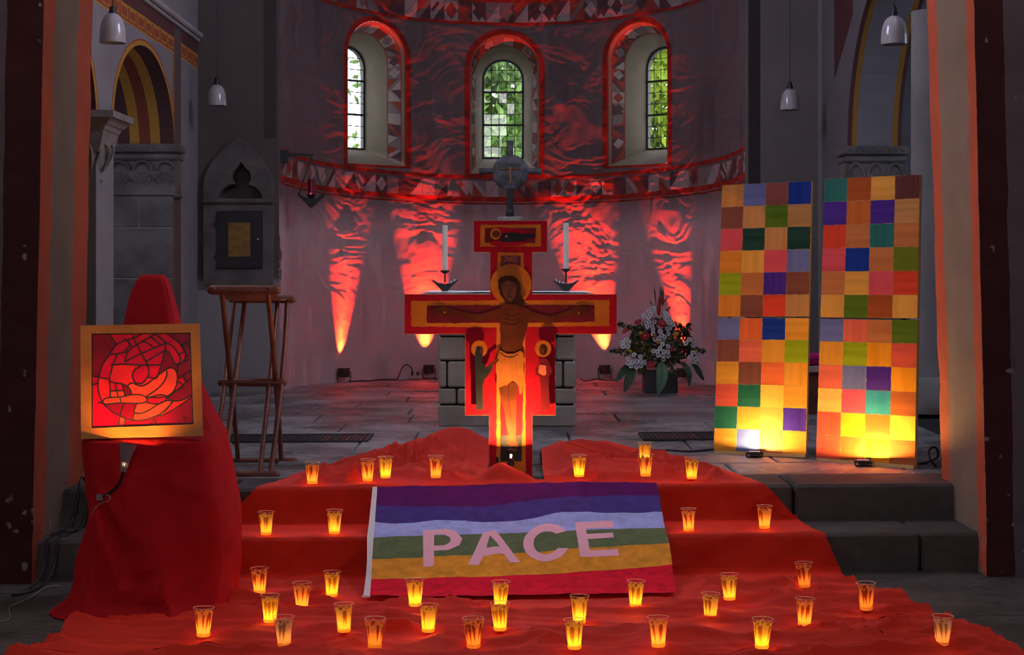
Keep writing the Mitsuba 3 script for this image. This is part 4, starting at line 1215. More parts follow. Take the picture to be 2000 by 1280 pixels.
LET = [Polygon([(826, 1037), (850, 1036), (872, 1034), (892, 1040), (903, 1055), (897, 1068), (876, 1077), (848, 1079), (847, 1109), (827, 1110)], [[(848, 1046), (866, 1045), (879, 1051), (880, 1060), (869, 1067), (848, 1069)]]),
       Polygon([(914, 1106), (945, 1040), (968, 1037), (1016, 1101), (996, 1103), (984, 1085), (944, 1088), (935, 1105)], [[(950, 1073), (957, 1047), (976, 1071)]]),
       Polygon(tilt(C_out + C_in)),
       Polygon([(1123, 1023), (1196, 1020), (1199, 1032), (1144, 1034), (1146, 1045), (1197, 1042), (1199, 1053), (1148, 1056), (1152, 1079), (1207, 1075), (1209, 1088), (1133, 1092)])]
for ch, g in zip('PACE', LET):
    g2 = g.segmentize(6.0)
    w = Polygon([flag.from_px(*p) for p in g2.exterior.coords], [[flag.from_px(*p) for p in r.coords] for r in g2.interiors]).buffer(0)
    flag_piece('letter', w, M_LETTER, 'pink letter ' + ch, 0.0012)

# ---- easel draped in red cloth with the glass picture
EL = [  # row, left x, right x, front depth, back depth
    (537, 247, 288, 6.99, 7.04), (541, 243, 292, 6.97, 7.07), (575, 227, 303, 6.95, 7.10), (632, 213, 318, 6.93, 7.15), (700, 200, 336, 6.92, 7.20), (780, 178, 368, 6.91, 7.24), (830, 158, 392, 6.90, 7.26),
    (850.5, 149, 406, 6.87, 7.26), (861, 147, 409, 6.70, 7.26), (869, 148, 411, 6.685, 7.27), (900, 150, 418, 6.685, 7.28), (960, 153, 428, 6.68, 7.30), (1010, 160, 437, 6.675, 7.31), (1040, 155, 440, 6.67, 7.32), (1100, 136, 438, 6.67, 7.33),
    (1150, 130, 434, 6.66, 7.34), (1185, 118, 428, 6.64, 7.36), (1207, 100, 424, 6.60, 7.40)]
ea = []
from scipy.interpolate import PchipInterpolator
E = np.array(EL, float)
zrow = np.array([Z_(r[0], r[3]) for r in EL])
order = np.argsort(zrow)
fx = [PchipInterpolator(zrow[order], E[order, k] if k > 2 else (E[order, k] - 1000) * 6.72 / F) for k in (1, 2, 3, 4)]
zz = np.unique(np.concatenate([np.linspace(0.004, zrow.max(), 110), np.linspace(0.68, 0.74, 14)]))
nth = 160
th = np.arange(nth) * 2 * PI / nth
for z in zz:
    xl, xr, df_, db = [float(f(z)) for f in fx]
    e = 0.42
    c, s = np.cos(th), np.sin(th)
    hx, hd = (xr - xl) / 2, (db - df_) / 2
    x = (xl + xr) / 2 + hx * np.sign(c) * np.abs(c) ** e
    d = (df_ + db) / 2 + hd * np.sign(s) * np.abs(s) ** e
    low = np.clip((0.62 - z) / 0.6, 0, 1)
    front = np.clip(-s, 0, 1) ** 0.5
    # folds: one deep diagonal pleat from the clip lamp, soft tubes towards the floor
    diag = x - (-1.62 + 0.62 * (0.50 - z))
    f = 0.020 * np.exp(-(diag / 0.035) ** 2) * (z < 0.55) * np.clip((0.55 - z) / 0.15, 0, 1) - 0.014 * np.exp(-((diag + 0.06) / 0.03) ** 2) * (z < 0.6)
    pl_ = -1.66 + 0.03 * math.sin(z * 5)
    f += 0.022 * np.exp(-((x - pl_ + 0.03 * low) / 0.03) ** 2) * np.clip((0.68 - z) / 0.25, 0, 1) - 0.014 * np.exp(-((x - pl_ + 0.05) / 0.03) ** 2) * np.clip((0.66 - z) / 0.25, 0, 1)
    f += ((0.010 + 0.034 * low) * (ridged(x * 4.2 + z * 1.5, z * 0.8 + x, 51, 3) - 0.2) + 0.012 * (ridged(x * 2.4 - z * 3.0, z * 1.6 + x * 2, 53, 4) - 0.1)) * np.clip((0.69 - z) / 0.08, 0, 1)
    f += 0.004 * (ridged(x * 9 + z * 2, z * 4 - x * 2, 57, 2) - 0.3)
    d = d - f * front
    x = x + np.sign(c) * (np.abs(c) > 0.9) * 0.012 * (meshkit.fbm(np.stack([0 * x + z * 7, d * 6, 0 * x], 1), 2, 61) - 0.5) * (1 + 1.5 * low)
    ea.append(np.stack([x, d, np.full(nth, z)], 1))
Fe = []
for j in range(len(zz) - 1):
    for i in range(nth):
        k = (i + 1) % nth
        a, b, c, d = j * nth + i, j * nth + k, (j + 1) * nth + k, (j + 1) * nth + i
        Fe += [[a, b, c], [a, c, d]]
V = np.concatenate(ea)
top = ea[-1].mean(0)
V = np.vstack([V, top + [0, 0, 0.002]])
for i in range(nth):
    Fe.append([(len(zz) - 1) * nth + i, (len(zz) - 1) * nth + (i + 1) % nth, len(V) - 1])
put('draped_easel', trimesh.Trimesh(V, Fe, process=False), M_EASEL, smooth=50, label='tall easel wrapped in red cloth left of the steps', cat='easel')

# ---- glass picture in a honey-coloured frame
gp = thing('glass_picture', 'red stained glass picture of a dove in honey wood frame on the draped easel', 'picture')


def fp(x, y, off=0.0):
    d = 6.845 + (6.735 - 6.845) * (y - 634) / (856 - 634)
    return P(x, y, d - off)


OC, IC = [(157, 636), (390, 632), (397, 852), (158, 858)], [(179, 652), (372, 650), (378, 829), (179, 836.5)]
for i in range(4):
    j = (i + 1) % 4
    q = [OC[i], OC[j], IC[j], IC[i]]
    put('frame_bar', hull([fp(x, y, 0.024) for x, y in q] + [fp(x, y, 0.0) for x, y in q]), M_WOOD_FRAME, gp)
put('back_board', hull([fp(x, y, 0.001) for x, y in OC] + [fp(x, y, -0.006) for x, y in OC]), M_WOOD_DARK, gp)


def zp(x, y):
    return 150 + x / 5.12, 620 + y / 5.12


LINES = [[(320, 165), (395, 272)], [(660, 160), (500, 230), (395, 275), (330, 370), (260, 470), (222, 590), (210, 690), (235, 800), (262, 862), (330, 930), (430, 990), (560, 1030), (680, 1025), (800, 985), (900, 920), (950, 838)],
         [(800, 165), (700, 215), (600, 275), (530, 325), (480, 440)], [(520, 335), (440, 360), (330, 372)], [(410, 365), (360, 480), (340, 560), (325, 630), (332, 710), (332, 800)], [(500, 230), (550, 300)], [(565, 180), (570, 225), (600, 275)], [(480, 220), (530, 270), (480, 330)],
         [(650, 245), (700, 255), (755, 300)], [(740, 200), (830, 270)], [(790, 165), (890, 255)], [(900, 165), (985, 225), (1050, 290), (1075, 350)], [(890, 255), (990, 330), (1035, 440), (1010, 468), (975, 465)], [(885, 325), (945, 395), (980, 465), (1000, 480)], [(1035, 290), (1125, 235)], [(1050, 300), (1090, 390), (1060, 440)],
         [(1095, 300), (1130, 280)], [(1015, 370), (1075, 350)], [(1080, 400), (1110, 385)], [(890, 262), (700, 340), (480, 445)], [(890, 265), (880, 330), (850, 450), (808, 600)], [(885, 330), (690, 445)], [(600, 278), (650, 370), (690, 445), (712, 490)], [(450, 470), (560, 475), (690, 480), (835, 475)],
         [(700, 485), (720, 550), (700, 610), (650, 660), (600, 662), (558, 612), (562, 550), (600, 510), (650, 480)], [(340, 480), (450, 470)], [(510, 690), (560, 660), (640, 690), (720, 655), (800, 592), (880, 530), (950, 505), (992, 540), (1005, 620), (970, 735), (900, 790), (790, 806), (700, 800)],
         [(900, 540), (865, 655), (775, 740), (698, 790)], [(700, 600), (790, 615)], [(262, 860), (272, 820), (340, 802), (430, 800), (480, 790), (560, 775), (650, 780), (700, 812), (690, 850), (440, 858), (300, 870), (262, 860)], [(700, 815), (890, 796), (880, 835), (700, 850)], [(430, 800), (445, 858)],
         [(598, 860), (570, 960), (560, 1025)], [(472, 860), (430, 990), (420, 1090)], [(480, 1000), (485, 1090)], [(580, 960), (720, 930), (840, 855), (950, 838)], [(890, 800), (1000, 840), (1145, 775)], [(960, 838), (920, 890), (830, 985), (1000, 900), (1145, 780)], [(770, 1015), (805, 1085)], [(900, 810), (1000, 730), (1130, 620)],
         [(330, 640), (400, 660), (460, 670), (515, 700), (548, 772)], [(380, 655), (400, 740), (415, 800)], [(455, 670), (482, 790)], [(340, 740), (460, 735)], [(160, 590), (330, 622)], [(160, 672), (212, 665)], [(1000, 485), (1110, 425)], [(1005, 620), (1130, 535)], [(1010, 540), (1000, 480)], [(975, 735), (1060, 690), (1000, 640)], [(1060, 590), (1095, 650)], [(218, 855), (262, 860)]]
lines = unary_union([LineString(smooth_line([zp(*p) for p in L], 30)).buffer(1.15) for L in LINES])
inner = Polygon(IC)
border = inner.difference(inner.buffer(-2.2))
lead = unary_union([lines.intersection(inner), border, Point(*zp(312, 830)).buffer(1.1),
                    LineString([zp(1075, 990), zp(1075, 1035)]).buffer(0.5), LineString([zp(1062, 1003), zp(1088, 1003)]).buffer(0.5)])
mm = extrude(lead.simplify(0.15), 0.003)
mm.vertices = np.array([fp(x, y, 0.006 + e) for x, y, e in mm.vertices])
mm.fix_normals()
put('lead_lines', mm, M_LEAD, gp, label='black leading lines')
HUE = [((560, 820), 'b'), ((345, 830), 'b'), ((850, 700), 'b'), ((700, 730), 'b'), ((790, 822), 'w'), ((700, 985), 'b'), ((690, 900), 'b'), ((440, 600), 'm'), ((300, 1000), 'm'), ((450, 1040), 'b'), ((640, 1055), 'm'), ((960, 600), 'b'), ((680, 472), 'p'), ((680, 655), 'w'), ((415, 685), 'p'), ((530, 285), 'p'), ((1058, 425), 'p'),
       ((440, 760), 'b'), ((375, 770), 'b'), ((510, 730), 'd'), ((530, 940), 'd'), ((420, 920), 'd'), ((1000, 1000), 'd'), ((1050, 520), 'd'), ((1040, 200), 'd'), ((230, 300), 'd'), ((630, 590), 'r'), ((270, 690), 'm'), ((950, 920), 'm'), ((860, 930), 'b'), ((200, 1040), 'r'), ((270, 740), 'm')]
GC = dict(b=(0.92, 0.07, 0.04), m=(0.82, 0.02, 0.03), r=(0.62, 0.001, 0.035), d=(0.22, 0.001, 0.02), p=(0.90, 0.34, 0.26), w=(0.92, 0.78, 0.55))
M_GLASS = {c: mat('red_glass_' + {'b': 'coral', 'm': 'scarlet', 'r': 'crimson', 'd': 'deep', 'p': 'pink', 'w': 'cream'}[c], mottled(np.array(v) * 0.85, np.minimum(np.array(v) * 1.12, 0.95), 14.0), 0.3, 0.5) for c, v in GC.items()}
for g in poly_geoms(inner.buffer(-2.0).difference(lines)):
    if g.area < 3: continue
    kind = 'r'
    for (hx, hy), c in HUE:
        if g.contains(Point(*zp(hx, hy))) and not (c in 'pw' and g.area > 90): kind = c
    g = g.simplify(0.12)
    mm = extrude(g, 0.004)
    mm.vertices = np.array([fp(x, y, 0.003 + e) for x, y, e in mm.vertices])
    mm.fix_normals()
    put('pane', mm, M_GLASS[kind], gp)

# ---- clip lamp under the picture
cl = thing('clip_lamp', 'grey gooseneck clip lamp shining up at the red glass picture', 'lamp')
dl = 6.56
M_LAMPGREY = mat('lamp_grey', (0.16, 0.145, 0.15), 0.4, 0.5)
axis = P(250, 868, dl + 0.015) - P(240, 922, dl)
axis /= np.linalg.norm(axis)
b0 = P(240.5, 922, dl)
L0 = np.linalg.norm(P(250, 868, dl) - b0)
put('shade', lathe([(0.0155, 0.33 * L0), (0.017, 0.36 * L0), (0.024, 0.64 * L0), (0.034, L0), (0.0325, L0), (0.022, 0.66 * L0), (0.0145, 0.36 * L0)], 28, b0, axis), M_LAMPGREY, cl, smooth=40)
fins = [lathe([(0.0, 0.02), (0.011, 0.0), (0.012, 0.014), (0.0, 0.014)], 16, b0, axis)]
e1 = np.cross(axis, [0, 1, 0]); e1 /= np.linalg.norm(e1); e2 = np.cross(axis, e1)
for a in np.linspace(0, 2 * PI, 12, endpoint=False):
    fins.append(rod(b0 + axis * 0.012 + 0.0115 * (math.cos(a) * e1 + math.sin(a) * e2), b0 + axis * 0.36 * L0 + 0.0155 * (math.cos(a) * e1 + math.sin(a) * e2), 0.0022, 6))
put('cooling_fins', cat(*fins), M_LAMPGREY, cl)
put('gooseneck', tube(smooth_line([b0, P(237, 935, dl + 0.01), P(229, 950, dl + 0.03), P(215, 963, dl + 0.06), P(202, 970, dl + 0.085)], 24), 0.0062, 10), M_BLACK, cl, smooth=True)
put('clip', hull([P(x, y, d) for x in (188, 201) for y in (965.5, 978) for d in (6.60, 6.64)]), M_LAMPGREY, cl)
put('cord', tube(smooth_line([P(205, 971, 6.63), P(212, 968, 6.62), P(215.5, 973, 6.62), P(211, 979, 6.62), P(198, 983, 6.63), P(186, 993, 6.64), P(177, 1008, 6.66)], 40), 0.0018, 6), M_GREYCABLE, cl, smooth=True)
put('bulb', mikit.ply(lathe([(0.0, 0.20 * L0), (0.006, 0.22 * L0), (0.007, 0.38 * L0), (0.011, 0.50 * L0), (0.008, 0.60 * L0), (0.0, 0.62 * L0)], 14, b0, axis), M_WAX, True, emitter={'type': 'area', 'radiance': rgb(np.array([9, 5, 2]) * GAIN), 'sampling_weight': 1.0}), None, cl, label='glowing bulb')
o = b0 + axis * (L0 * 0.97)
tg = fp(262, 760)
scene['clip_lamp_light'] = {'type': 'spot', 'intensity': rgb(CLIP_LAMP), 'cutoff_angle': 66.0, 'beam_width': 40.0, 'sampling_weight': 5.0, 'to_world': T4().look_at(origin=o.tolist(), target=tg.tolist(), up=[1, 0, 0])}

# ================================================================== CANDLE GLASSES
GL = [  # column, row of the foot, paper, floor level, label
    (610, 951, 'orange', ZC, 'orange candle glass on the top step, farthest left of the flag'),
    (718, 941, 'orange', ZC, 'dim orange candle glass at the back of the top step behind the yellow one'),
    (753, 953, 'yellow', ZC, 'yellow candle glass at the top left corner of the flag'),
    (851, 951, 'orange', ZC, 'orange candle glass on the flag top edge, left of the cross foot'),
    (1131, 946, 'yellow', ZC, 'yellow candle glass on the flag top edge, right of the cross foot'),
    (1259, 919, 'yellow', ZC, 'yellow candle glass on the top step half hidden behind the orange one'),
    (1261, 943, 'orange', ZC, 'orange candle glass on the top step in front of a yellow one'),
    (1351, 942, 'amber', ZC, 'amber candle glass on the top step, farthest right near the panels'),
    (520, 1046, 'amber', ZM, 'amber candle glass on the lower step beside the draped easel'),
    (653, 1046, 'amber', ZM, 'amber candle glass on the lower step close to the white flag hem'),
    (1345, 1040, 'orange', ZM, 'orange candle glass on the lower step right beside the flag'),
    (1493, 1034, 'orange', ZM, 'orange candle glass on the lower step at the right cloth edge'),
    (507, 1159, 'orange', 0, 'orange candle glass on the floor at the foot of the step by the easel'),
    (648, 1165, 'yellow', 0, 'yellow candle glass on the floor left of the flag ring'),
    (590, 1190, 'orange', 0, 'orange candle glass on the floor between two yellow ones left of the flag'),
    (527, 1216, 'yellow', 0, 'yellow candle glass with rounded paper tips behind the pale olive one'),
    (555, 1262, 'pale', 0, 'pale olive candle glass in the front row left of the flag'),
    (397, 1244, 'orange', 0, 'orange candle glass farthest left, below the draped easel'),
    (672, 1235, 'amber', 0, 'amber candle glass below the white ring of the flag hem'),
    (732, 1266, 'deep', 0, 'dark orange candle glass in the front row below the flag corner'),
    (811, 1184, 'yellow', 0, 'yellow candle glass before the flag under letter P'),
    (836, 1235, 'yellow', 0, 'yellow candle glass in front of the one under letter P'),
    (925, 1266, 'deep', 0, 'pale orange candle glass in the front row under letter A'),
    (977, 1187, 'yellow', 0, 'yellow candle glass before the flag, rear one of the pair right of letter A'),
    (977, 1232, 'yellow', 0, 'yellow candle glass standing directly in front of another under the flag middle'),
    (1131, 1218, 'yellow', 0, 'yellow candle glass half hidden behind the front one under letter E'),
    (1122, 1268, 'yellow', 0, 'yellow candle glass in the front row under letter E'),
    (1241, 1185, 'yellow', 0, 'yellow candle glass before the right corner of the flag'),
    (1286, 1264, 'orange', 0, 'orange candle glass in the front row right of the flag'),
    (1387, 1211, 'amber', 0, 'amber candle glass on the floor right of the flag, nearer one of two'),
    (1425, 1172, 'amber', 0, 'amber candle glass on the floor right of the flag, farther one of two'),
    (1488, 1267, 'yellow', 0, 'bright yellow candle glass in the front row far right of the flag'),
    (1571, 1148, 'deep', 0, 'dark orange candle glass on the floor below the right end of the steps'),
    (1571, 1223, 'orange', 0, 'orange candle glass straight in front of the dark orange one at right'),
    (1692, 1192, 'deep', 0, 'dark orange candle glass at the right edge of the cloth'),
    (1840, 1261, 'pale', 0, 'pale candle glass farthest right, alone near the cloth corner')]
PAPER = dict(yellow=((0.95, 0.62, 0.09), (0.46, 0.19, 0.02)), amber=((0.92, 0.58, 0.11), (0.36, 0.14, 0.018)), orange=((0.95, 0.44, 0.12), (0.40, 0.05, 0.01)), deep=((0.90, 0.36, 0.10), (0.32, 0.035, 0.01)), pale=((0.85, 0.52, 0.28), (0.26, 0.15, 0.06)))
HG, R0, R1 = 0.104, 0.0245, 0.037
rad_at = lambda z: R0 + (R1 - R0) * z / HG
scene['material_tumbler'] = {'type': 'thindielectric', 'int_ior': 1.25}
M_RIM = mat('glass_rim', (0.80, 0.62, 0.40), 0.18, 0.9)
scene['material_amber_base'] = {'type': 'principledthin', 'base_color': rgb((0.80, 0.46, 0.10)), 'roughness': 0.5, 'diff_trans': 1.2}
scene['material_tissue_paper'] = {'type': 'principledthin', 'base_color': VC, 'roughness': 0.7, 'diff_trans': 1.25, 'spec_trans': 0.0}
glass_ply = mikit.ply(lathe([(rad_at(0.0118), 0.0118), (R1, HG)], 28), 'material_tumbler', True)
rim_t = np.arange(29) * 2 * PI / 28
rim_ply = mikit.ply(tube(np.stack([R1 * np.cos(rim_t), R1 * np.sin(rim_t), HG + 0 * rim_t], 1), 0.0011, 6, cap=False), M_RIM, True)
base_ply = mikit.ply(lathe([(0.0, 0.0005), (R0 - 0.003, 0.0005), (R0 - 0.001, 0.003), (R0 + 0.0010, 0.012)], 24), 'material_amber_base', True)
wax_ply = mikit.ply(lathe([(0.0, 0.0035), (0.012, 0.0035), (0.012, 0.0125), (0.0105, 0.013), (0.0, 0.0125)], 18), M_WAX, 30)
flame_mesh = lathe([(0.0, 0.0165), (0.0070, 0.019), (0.0092, 0.025), (0.0080, 0.036), (0.0045, 0.048), (0.0, 0.056)], 12)
paper_ply = {}
for name, (hi, lo) in PAPER.items():
    for var in range(3):
        r = np.random.default_rng(17 * list(PAPER).index(name) + var)
        na, nh = 108, 24
        ang = np.arange(na) / na * 2 * PI
        npet = int(r.integers(9, 12))
        cen = (np.arange(npet) + r.uniform(-0.3, 0.3, npet)) * 2 * PI / npet
        slant = r.uniform(-0.35, 0.35, npet)
        wid = r.uniform(0.14, 0.27, npet)
        dark = r.random(npet) < 0.8
        topz = 0.088 + 0.012 * np.maximum(0, np.sin(ang * 4 + r.uniform(0, 6))) * r.uniform(0.3, 1.0) + 0.003 * np.sin(ang * 9)
        Vp, Cp = [], []
        for j in range(nh + 1):
            t = j / nh
            z = 0.0125 + (topz - 0.0125) * t
            rr = rad_at(z) - 0.0040 - 0.0004 * np.sin(ang * 13)
            Vp.append(np.stack([rr * np.cos(ang), rr * np.sin(ang), z], 1))
            col = np.tile(np.array(hi), (na, 1))
            for kpet in range(npet):
                if not dark[kpet]: continue
                dd = np.abs((ang - cen[kpet] - slant[kpet] * t + PI) % (2 * PI) - PI)
                half = wid[kpet] * np.clip((t - 0.03) / 0.62, 0, 1) * np.clip((0.93 - t) / 0.05, 0, 1) ** 0.5
                m_ = np.clip((half - dd) / 0.03, 0, 1)[:, None] * 0.95
                col = col * (1 - m_) + np.array(lo) * m_
            Cp.append(col * (0.92 + 0.16 * r.random((na, 1))))
        Fp = []
        for j in range(nh):
            for i in range(na):
                a, b, c, d = j * na + i, j * na + (i + 1) % na, (j + 1) * na + (i + 1) % na, (j + 1) * na + i
                Fp += [[a, b, c], [a, c, d]]
        paper_ply[name, var] = mikit.ply(trimesh.Trimesh(np.concatenate(Vp), Fp, process=False), 'material_tissue_paper', True, color=np.clip(np.concatenate(Cp), 0, 0.98))
for i, (px, py, pap, lvl, txt) in enumerate(GL):
    d = D_(py, lvl + 0.010)
    x = X_(px, d)
    if lvl: d = max(d, (8.03 if lvl == ZC else 7.62) + SK * x + 0.045)      # stands wholly on its tread
    x = X_(px, d)
    for _ in range(4):
        z = cloth_z(x, d) + 0.0005
        if not lvl: d = D_(py, z)
        x = X_(px, d)
    if lvl > 0.1: z = max(z, lvl + 0.008)
    if lvl == ZC and X_(735, 8) - 0.02 < x < X_(1283, 8.1) + 0.02: z = max(z, 0.387)
    g = thing('candle_glass', txt, 'candle glass', 'candle glasses standing on the red cloth')
    k = 1.0 + 0.02 * math.sin(i * 2.3)
    if pap in ('deep', 'pale'): k *= 1.03
    tw = T4().translate([x, d, z]).rotate([0, 0, 1], (i * 77) % 360).scale(k)
    lean = T4().translate([x, d, z]).rotate([1, 0, 0], 1.2 * math.sin(i * 1.7)).rotate([0, 1, 0], 1.5 * math.sin(i * 3.1)).rotate([0, 0, 1], (i * 77) % 360).scale(k)
    for nm, pl_ in (('tumbler', glass_ply), ('rim', rim_ply), ('thick_base', base_ply), ('tissue_paper', paper_ply[pap, i % 3]), ('tealight', wax_ply)):
        scene[f'{g}__{nm}'] = {**pl_, 'to_world': lean}
    pw = {'yellow': 1.0, 'amber': 0.8, 'orange': 0.75, 'deep': 0.5, 'pale': 0.42}[pap] * (0.9 + 0.2 * math.sin(i * 5.1) ** 2)
    scene[f'{g}__flame'] = {**mikit.ply(flame_mesh, M_WAX, True), 'to_world': lean, 'emitter': {'type': 'area', 'radiance': rgb(np.array(FLAME) * pw), 'sampling_weight': 1.3}}

# ================================================================== FURNITURE
kn = thing('wooden_stand', 'folding stand of dark turned wood with crossed legs beside the niche', 'stand')
DN, DF, DM = 8.46, 9.116, 8.78
k3 = lambda x, y, d: P(x, y, d)


def round_bar(x0, x1, y, d, r, name, label=None):
    a, b = k3(x0, y, d), k3(x1, y, d)
    u = (b - a) / np.linalg.norm(b - a)
    pts_ = [a, a + u * r * 0.35, a + u * r, b - u * r, b - u * r * 0.35, b]
    put(name, tube(pts_, [r * 0.35, r * 0.8, r, r, r * 0.8, r * 0.35], 14), M_WOOD_DARK, kn, smooth=40, label=label)


round_bar(405, 548, 566.5, DN, 0.0255, 'top_rail')
round_bar(447, 578, 585, DF, 0.021, 'top_rail')
round_bar(425, 560, 747.5, DM, 0.0215, 'cross_rod')
round_bar(413, 547, 928, DN, 0.021, 'foot_rail')
round_bar(443, 581, 901, DF, 0.019, 'foot_rail')
for pts_, dd in (([(433, 570), (451, 747), (465, 899)], (DN, DM, DF)), ([(523, 570), (539, 747), (549, 899)], (DN, DM, DF)), ([(457, 588), (438, 747), (416, 926)], (DF, DM, DN)), ([(478, 588), (459, 747), (436, 926)], (DF, DM, DN)), ([(542, 588), (526, 747), (507, 926)], (DF, DM, DN)), ([(561, 588), (550, 747), (528, 926)], (DF, DM, DN))):
    a, m_, b = [k3(x, y, d) for (x, y), d in zip(pts_, dd)]
    pl_ = smooth_line([a, m_, b], 12)
    put('leg', tube(pl_, np.interp(np.linspace(0, 1, 12), [0, 0.45, 0.5, 1], [0.012, 0.0145, 0.0145, 0.0125]), 12), M_WOOD_DARK, kn, smooth=40)
sl, sf = clip_grid(sbox(0, 0, 1, 1), 0.1, 0.05)
pa, pb, pc, pd = k3(428, 569, DN), k3(536, 569, DN), k3(563, 583, DF), k3(460, 583, DF)
sv = (pa * (1 - sl[:, :1]) + pb * sl[:, :1]) * (1 - sl[:, 1:]) + (pd * (1 - sl[:, :1]) + pc * sl[:, :1]) * sl[:, 1:]
sv[:, 2] -= 0.028 * np.sin(PI * sl[:, 1])
put('leather_sling', trimesh.Trimesh(sv, sf, process=False), mat('brown_leather', (0.20, 0.065, 0.035), 0.5, 0.4), kn, smooth=True, label='brown leather sling')
for x, y in ((419, 564), (527, 564)):
    s = trimesh.creation.icosphere(2, 0.0105)
    s.apply_translation(k3(x, y, DN) + [0, -0.021, 0])
    put('peg', s, M_WOOD_DARK, kn, smooth=True)

sto = thing('bench', 'wooden bench with magenta cushion seen between the two panels', 'bench')
bx0, bx1, by = 1.93, 2.43, 12.2
put('cushion', box(bx0, bx1, by, by + 0.38, Z_(715, by), Z_(694, by), 0.02), mat('magenta_velvet', (0.42, 0.008, 0.12), 0.85, 0.2, sheen=0.8), sto, smooth=40, label='magenta seat cushion')
put('seat', box(bx0, bx1, by - 0.01, by + 0.39, Z_(728, by), Z_(715, by), 0.004), mat('pale_beech', (0.46, 0.36, 0.29), 0.5), sto, label='pale wooden seat rim')
put('base', cat(box(bx0 + 0.02, bx1 - 0.02, by + 0.01, by + 0.05, ZC, Z_(728, by)), box(bx0 + 0.02, bx0 + 0.06, by + 0.05, by + 0.37, ZC, Z_(728, by)), box(bx1 - 0.06, bx1 - 0.02, by + 0.05, by + 0.37, ZC, Z_(728, by))), M_WOOD_DARK, sto)

# ---- cupboard door in the niche
cd = thing('niche_door', 'dark iron cupboard door with brass plate below the pointed niche', 'door')
put('leaf', box(nx(427.5), nx(514.5), 14.64, 14.662, nz(524.5), nz(413.5), 0.004), M_IRON, cd)
put('brass_plate', box(nx(449), nx(492), 14.633, 14.641, nz(502), nz(435.5), 0.002), mat('old_brass', mottled((0.22, 0.115, 0.035), (0.34, 0.17, 0.04), 25.0), 0.5, 0.5, 0.3), cd, label='old brass plate')
for y_ in (438, 501):
    put('hinge', cat(rod((nx(426), 14.651, nz(y_ + 4)), (nx(426), 14.651, nz(y_ - 4)), 0.011), box(nx(422), nx(432), 14.636, 14.662, nz(y_ + 1.5), nz(y_ - 1.5))), M_IRON, cd)
put('keyhole', lathe([(0.0, 0.0), (0.006, 0.0), (0.006, 0.006), (0.0, 0.008)], 12, (nx(507), 14.641, nz(468)), (0, -1, 0)), M_WAX, cd)

# ---- pendant lamps
M_OPAL = mat('opal_glass', (0.42, 0.39, 0.40), 0.12, 0.6, coat=0.6)
for (px, ytop, y0, y1, hw, d, txt) in ((220, 12, 27, 84, 25.5, 10.8, 'white glass pendant lamp hanging in front of the left arcade'), (423.5, 150, 166, 206.5, 18.5, 14.2, 'small white pendant lamp hanging before the pointed niche'),
                                    (1543, 160, 174, 215, 18.5, 14.2, 'small white pendant lamp hanging before the dark right wall'), (1746.5, 12, 32, 87, 25.5, 10.8, 'white glass pendant lamp hanging above the right panel')):
    pn = thing('pendant_lamp', txt, 'lamp', None)
    x, zt_, za, zb, r = X_(px, d), Z_(ytop, d), Z_(y0, d), Z_(y1, d), hw * d / F
    hh = za - zb
    prof = [(r, zb), (r * 0.995, zb + 0.2 * hh), (r * 0.97, zb + 0.4 * hh), (r * 0.91, zb + 0.58 * hh), (r * 0.80, zb + 0.76 * hh), (r * 0.60, zb + 0.91 * hh), (r * 0.32, za), (r * 0.30, za), (r * 0.58, zb + 0.90 * hh), (r * 0.78, zb + 0.75 * hh), (r * 0.89, zb + 0.57 * hh), (r * 0.95, zb + 0.4 * hh), (r * 0.975, zb + 0.2 * hh), (r * 0.98, zb)]
    put('shade', lathe(prof, 36, (x, d, 0)), M_OPAL, pn, smooth=40)
    put('lamp_holder', lathe([(0.0, za - 0.01), (r * 0.30, za - 0.01), (r * 0.32, za + 0.2 * (zt_ - za)), (r * 0.24, za + 0.5 * (zt_ - za)), (r * 0.22, za + 0.85 * (zt_ - za)), (r * 0.1, zt_), (0.0, zt_ + 0.004)], 20, (x, d, 0)), M_BLACK, pn, smooth=40)
    put('cord', rod((x, d, zt_), (x, d, 7.0), 0.0035, 6), M_CABLE, pn)

# ---- sanctuary lamp on a wall bracket
sd = 14.83
sl_ = thing('sanctuary_lamp', 'small red glass lamp hanging in an iron boat from the wall bracket', 'lamp')
wb = thing('wall_bracket', 'black iron bracket on the apse wall above the red sanctuary lamp', 'bracket')
put('plate', box(X_(556, sd) - 0.05, X_(562, sd), sd - 0.02, sd + 0.05, Z_(318, sd), Z_(293, sd)), M_IRON, wb)
put('arm', hull([P(x, y, sd + e) for x, y in ((559, 299), (559, 307), (613, 301), (613, 304.5)) for e in (-0.015, 0.015)]), M_IRON, wb)
for sx2 in (584, 632):
    put('chain', tube([P(608, 305, sd), P(608 + (sx2 - 608) * 0.08, 312, sd), P(sx2, 379, sd)], 0.0045, 6), M_IRON, sl_)
boat = [(581.5, 377.5), (585, 377), (590, 383), (598, 386.5), (608, 388), (618, 386.5), (626, 383), (631, 377), (635.5, 377.5), (634, 383), (611, 405), (608, 407), (605, 405), (583, 383)]
put('boat', plate(px_poly(boat, sd), sd + 0.03, sd - 0.03), M_IRON, sl_)
put('dish', lathe([(0.0, Z_(388, sd)), (0.02, Z_(387, sd)), (0.045, Z_(380.5, sd)), (0.042, Z_(380.5, sd)), (0.0, Z_(384, sd))], 20, (X_(608, sd), sd, 0)), M_IRON, sl_, smooth=30)
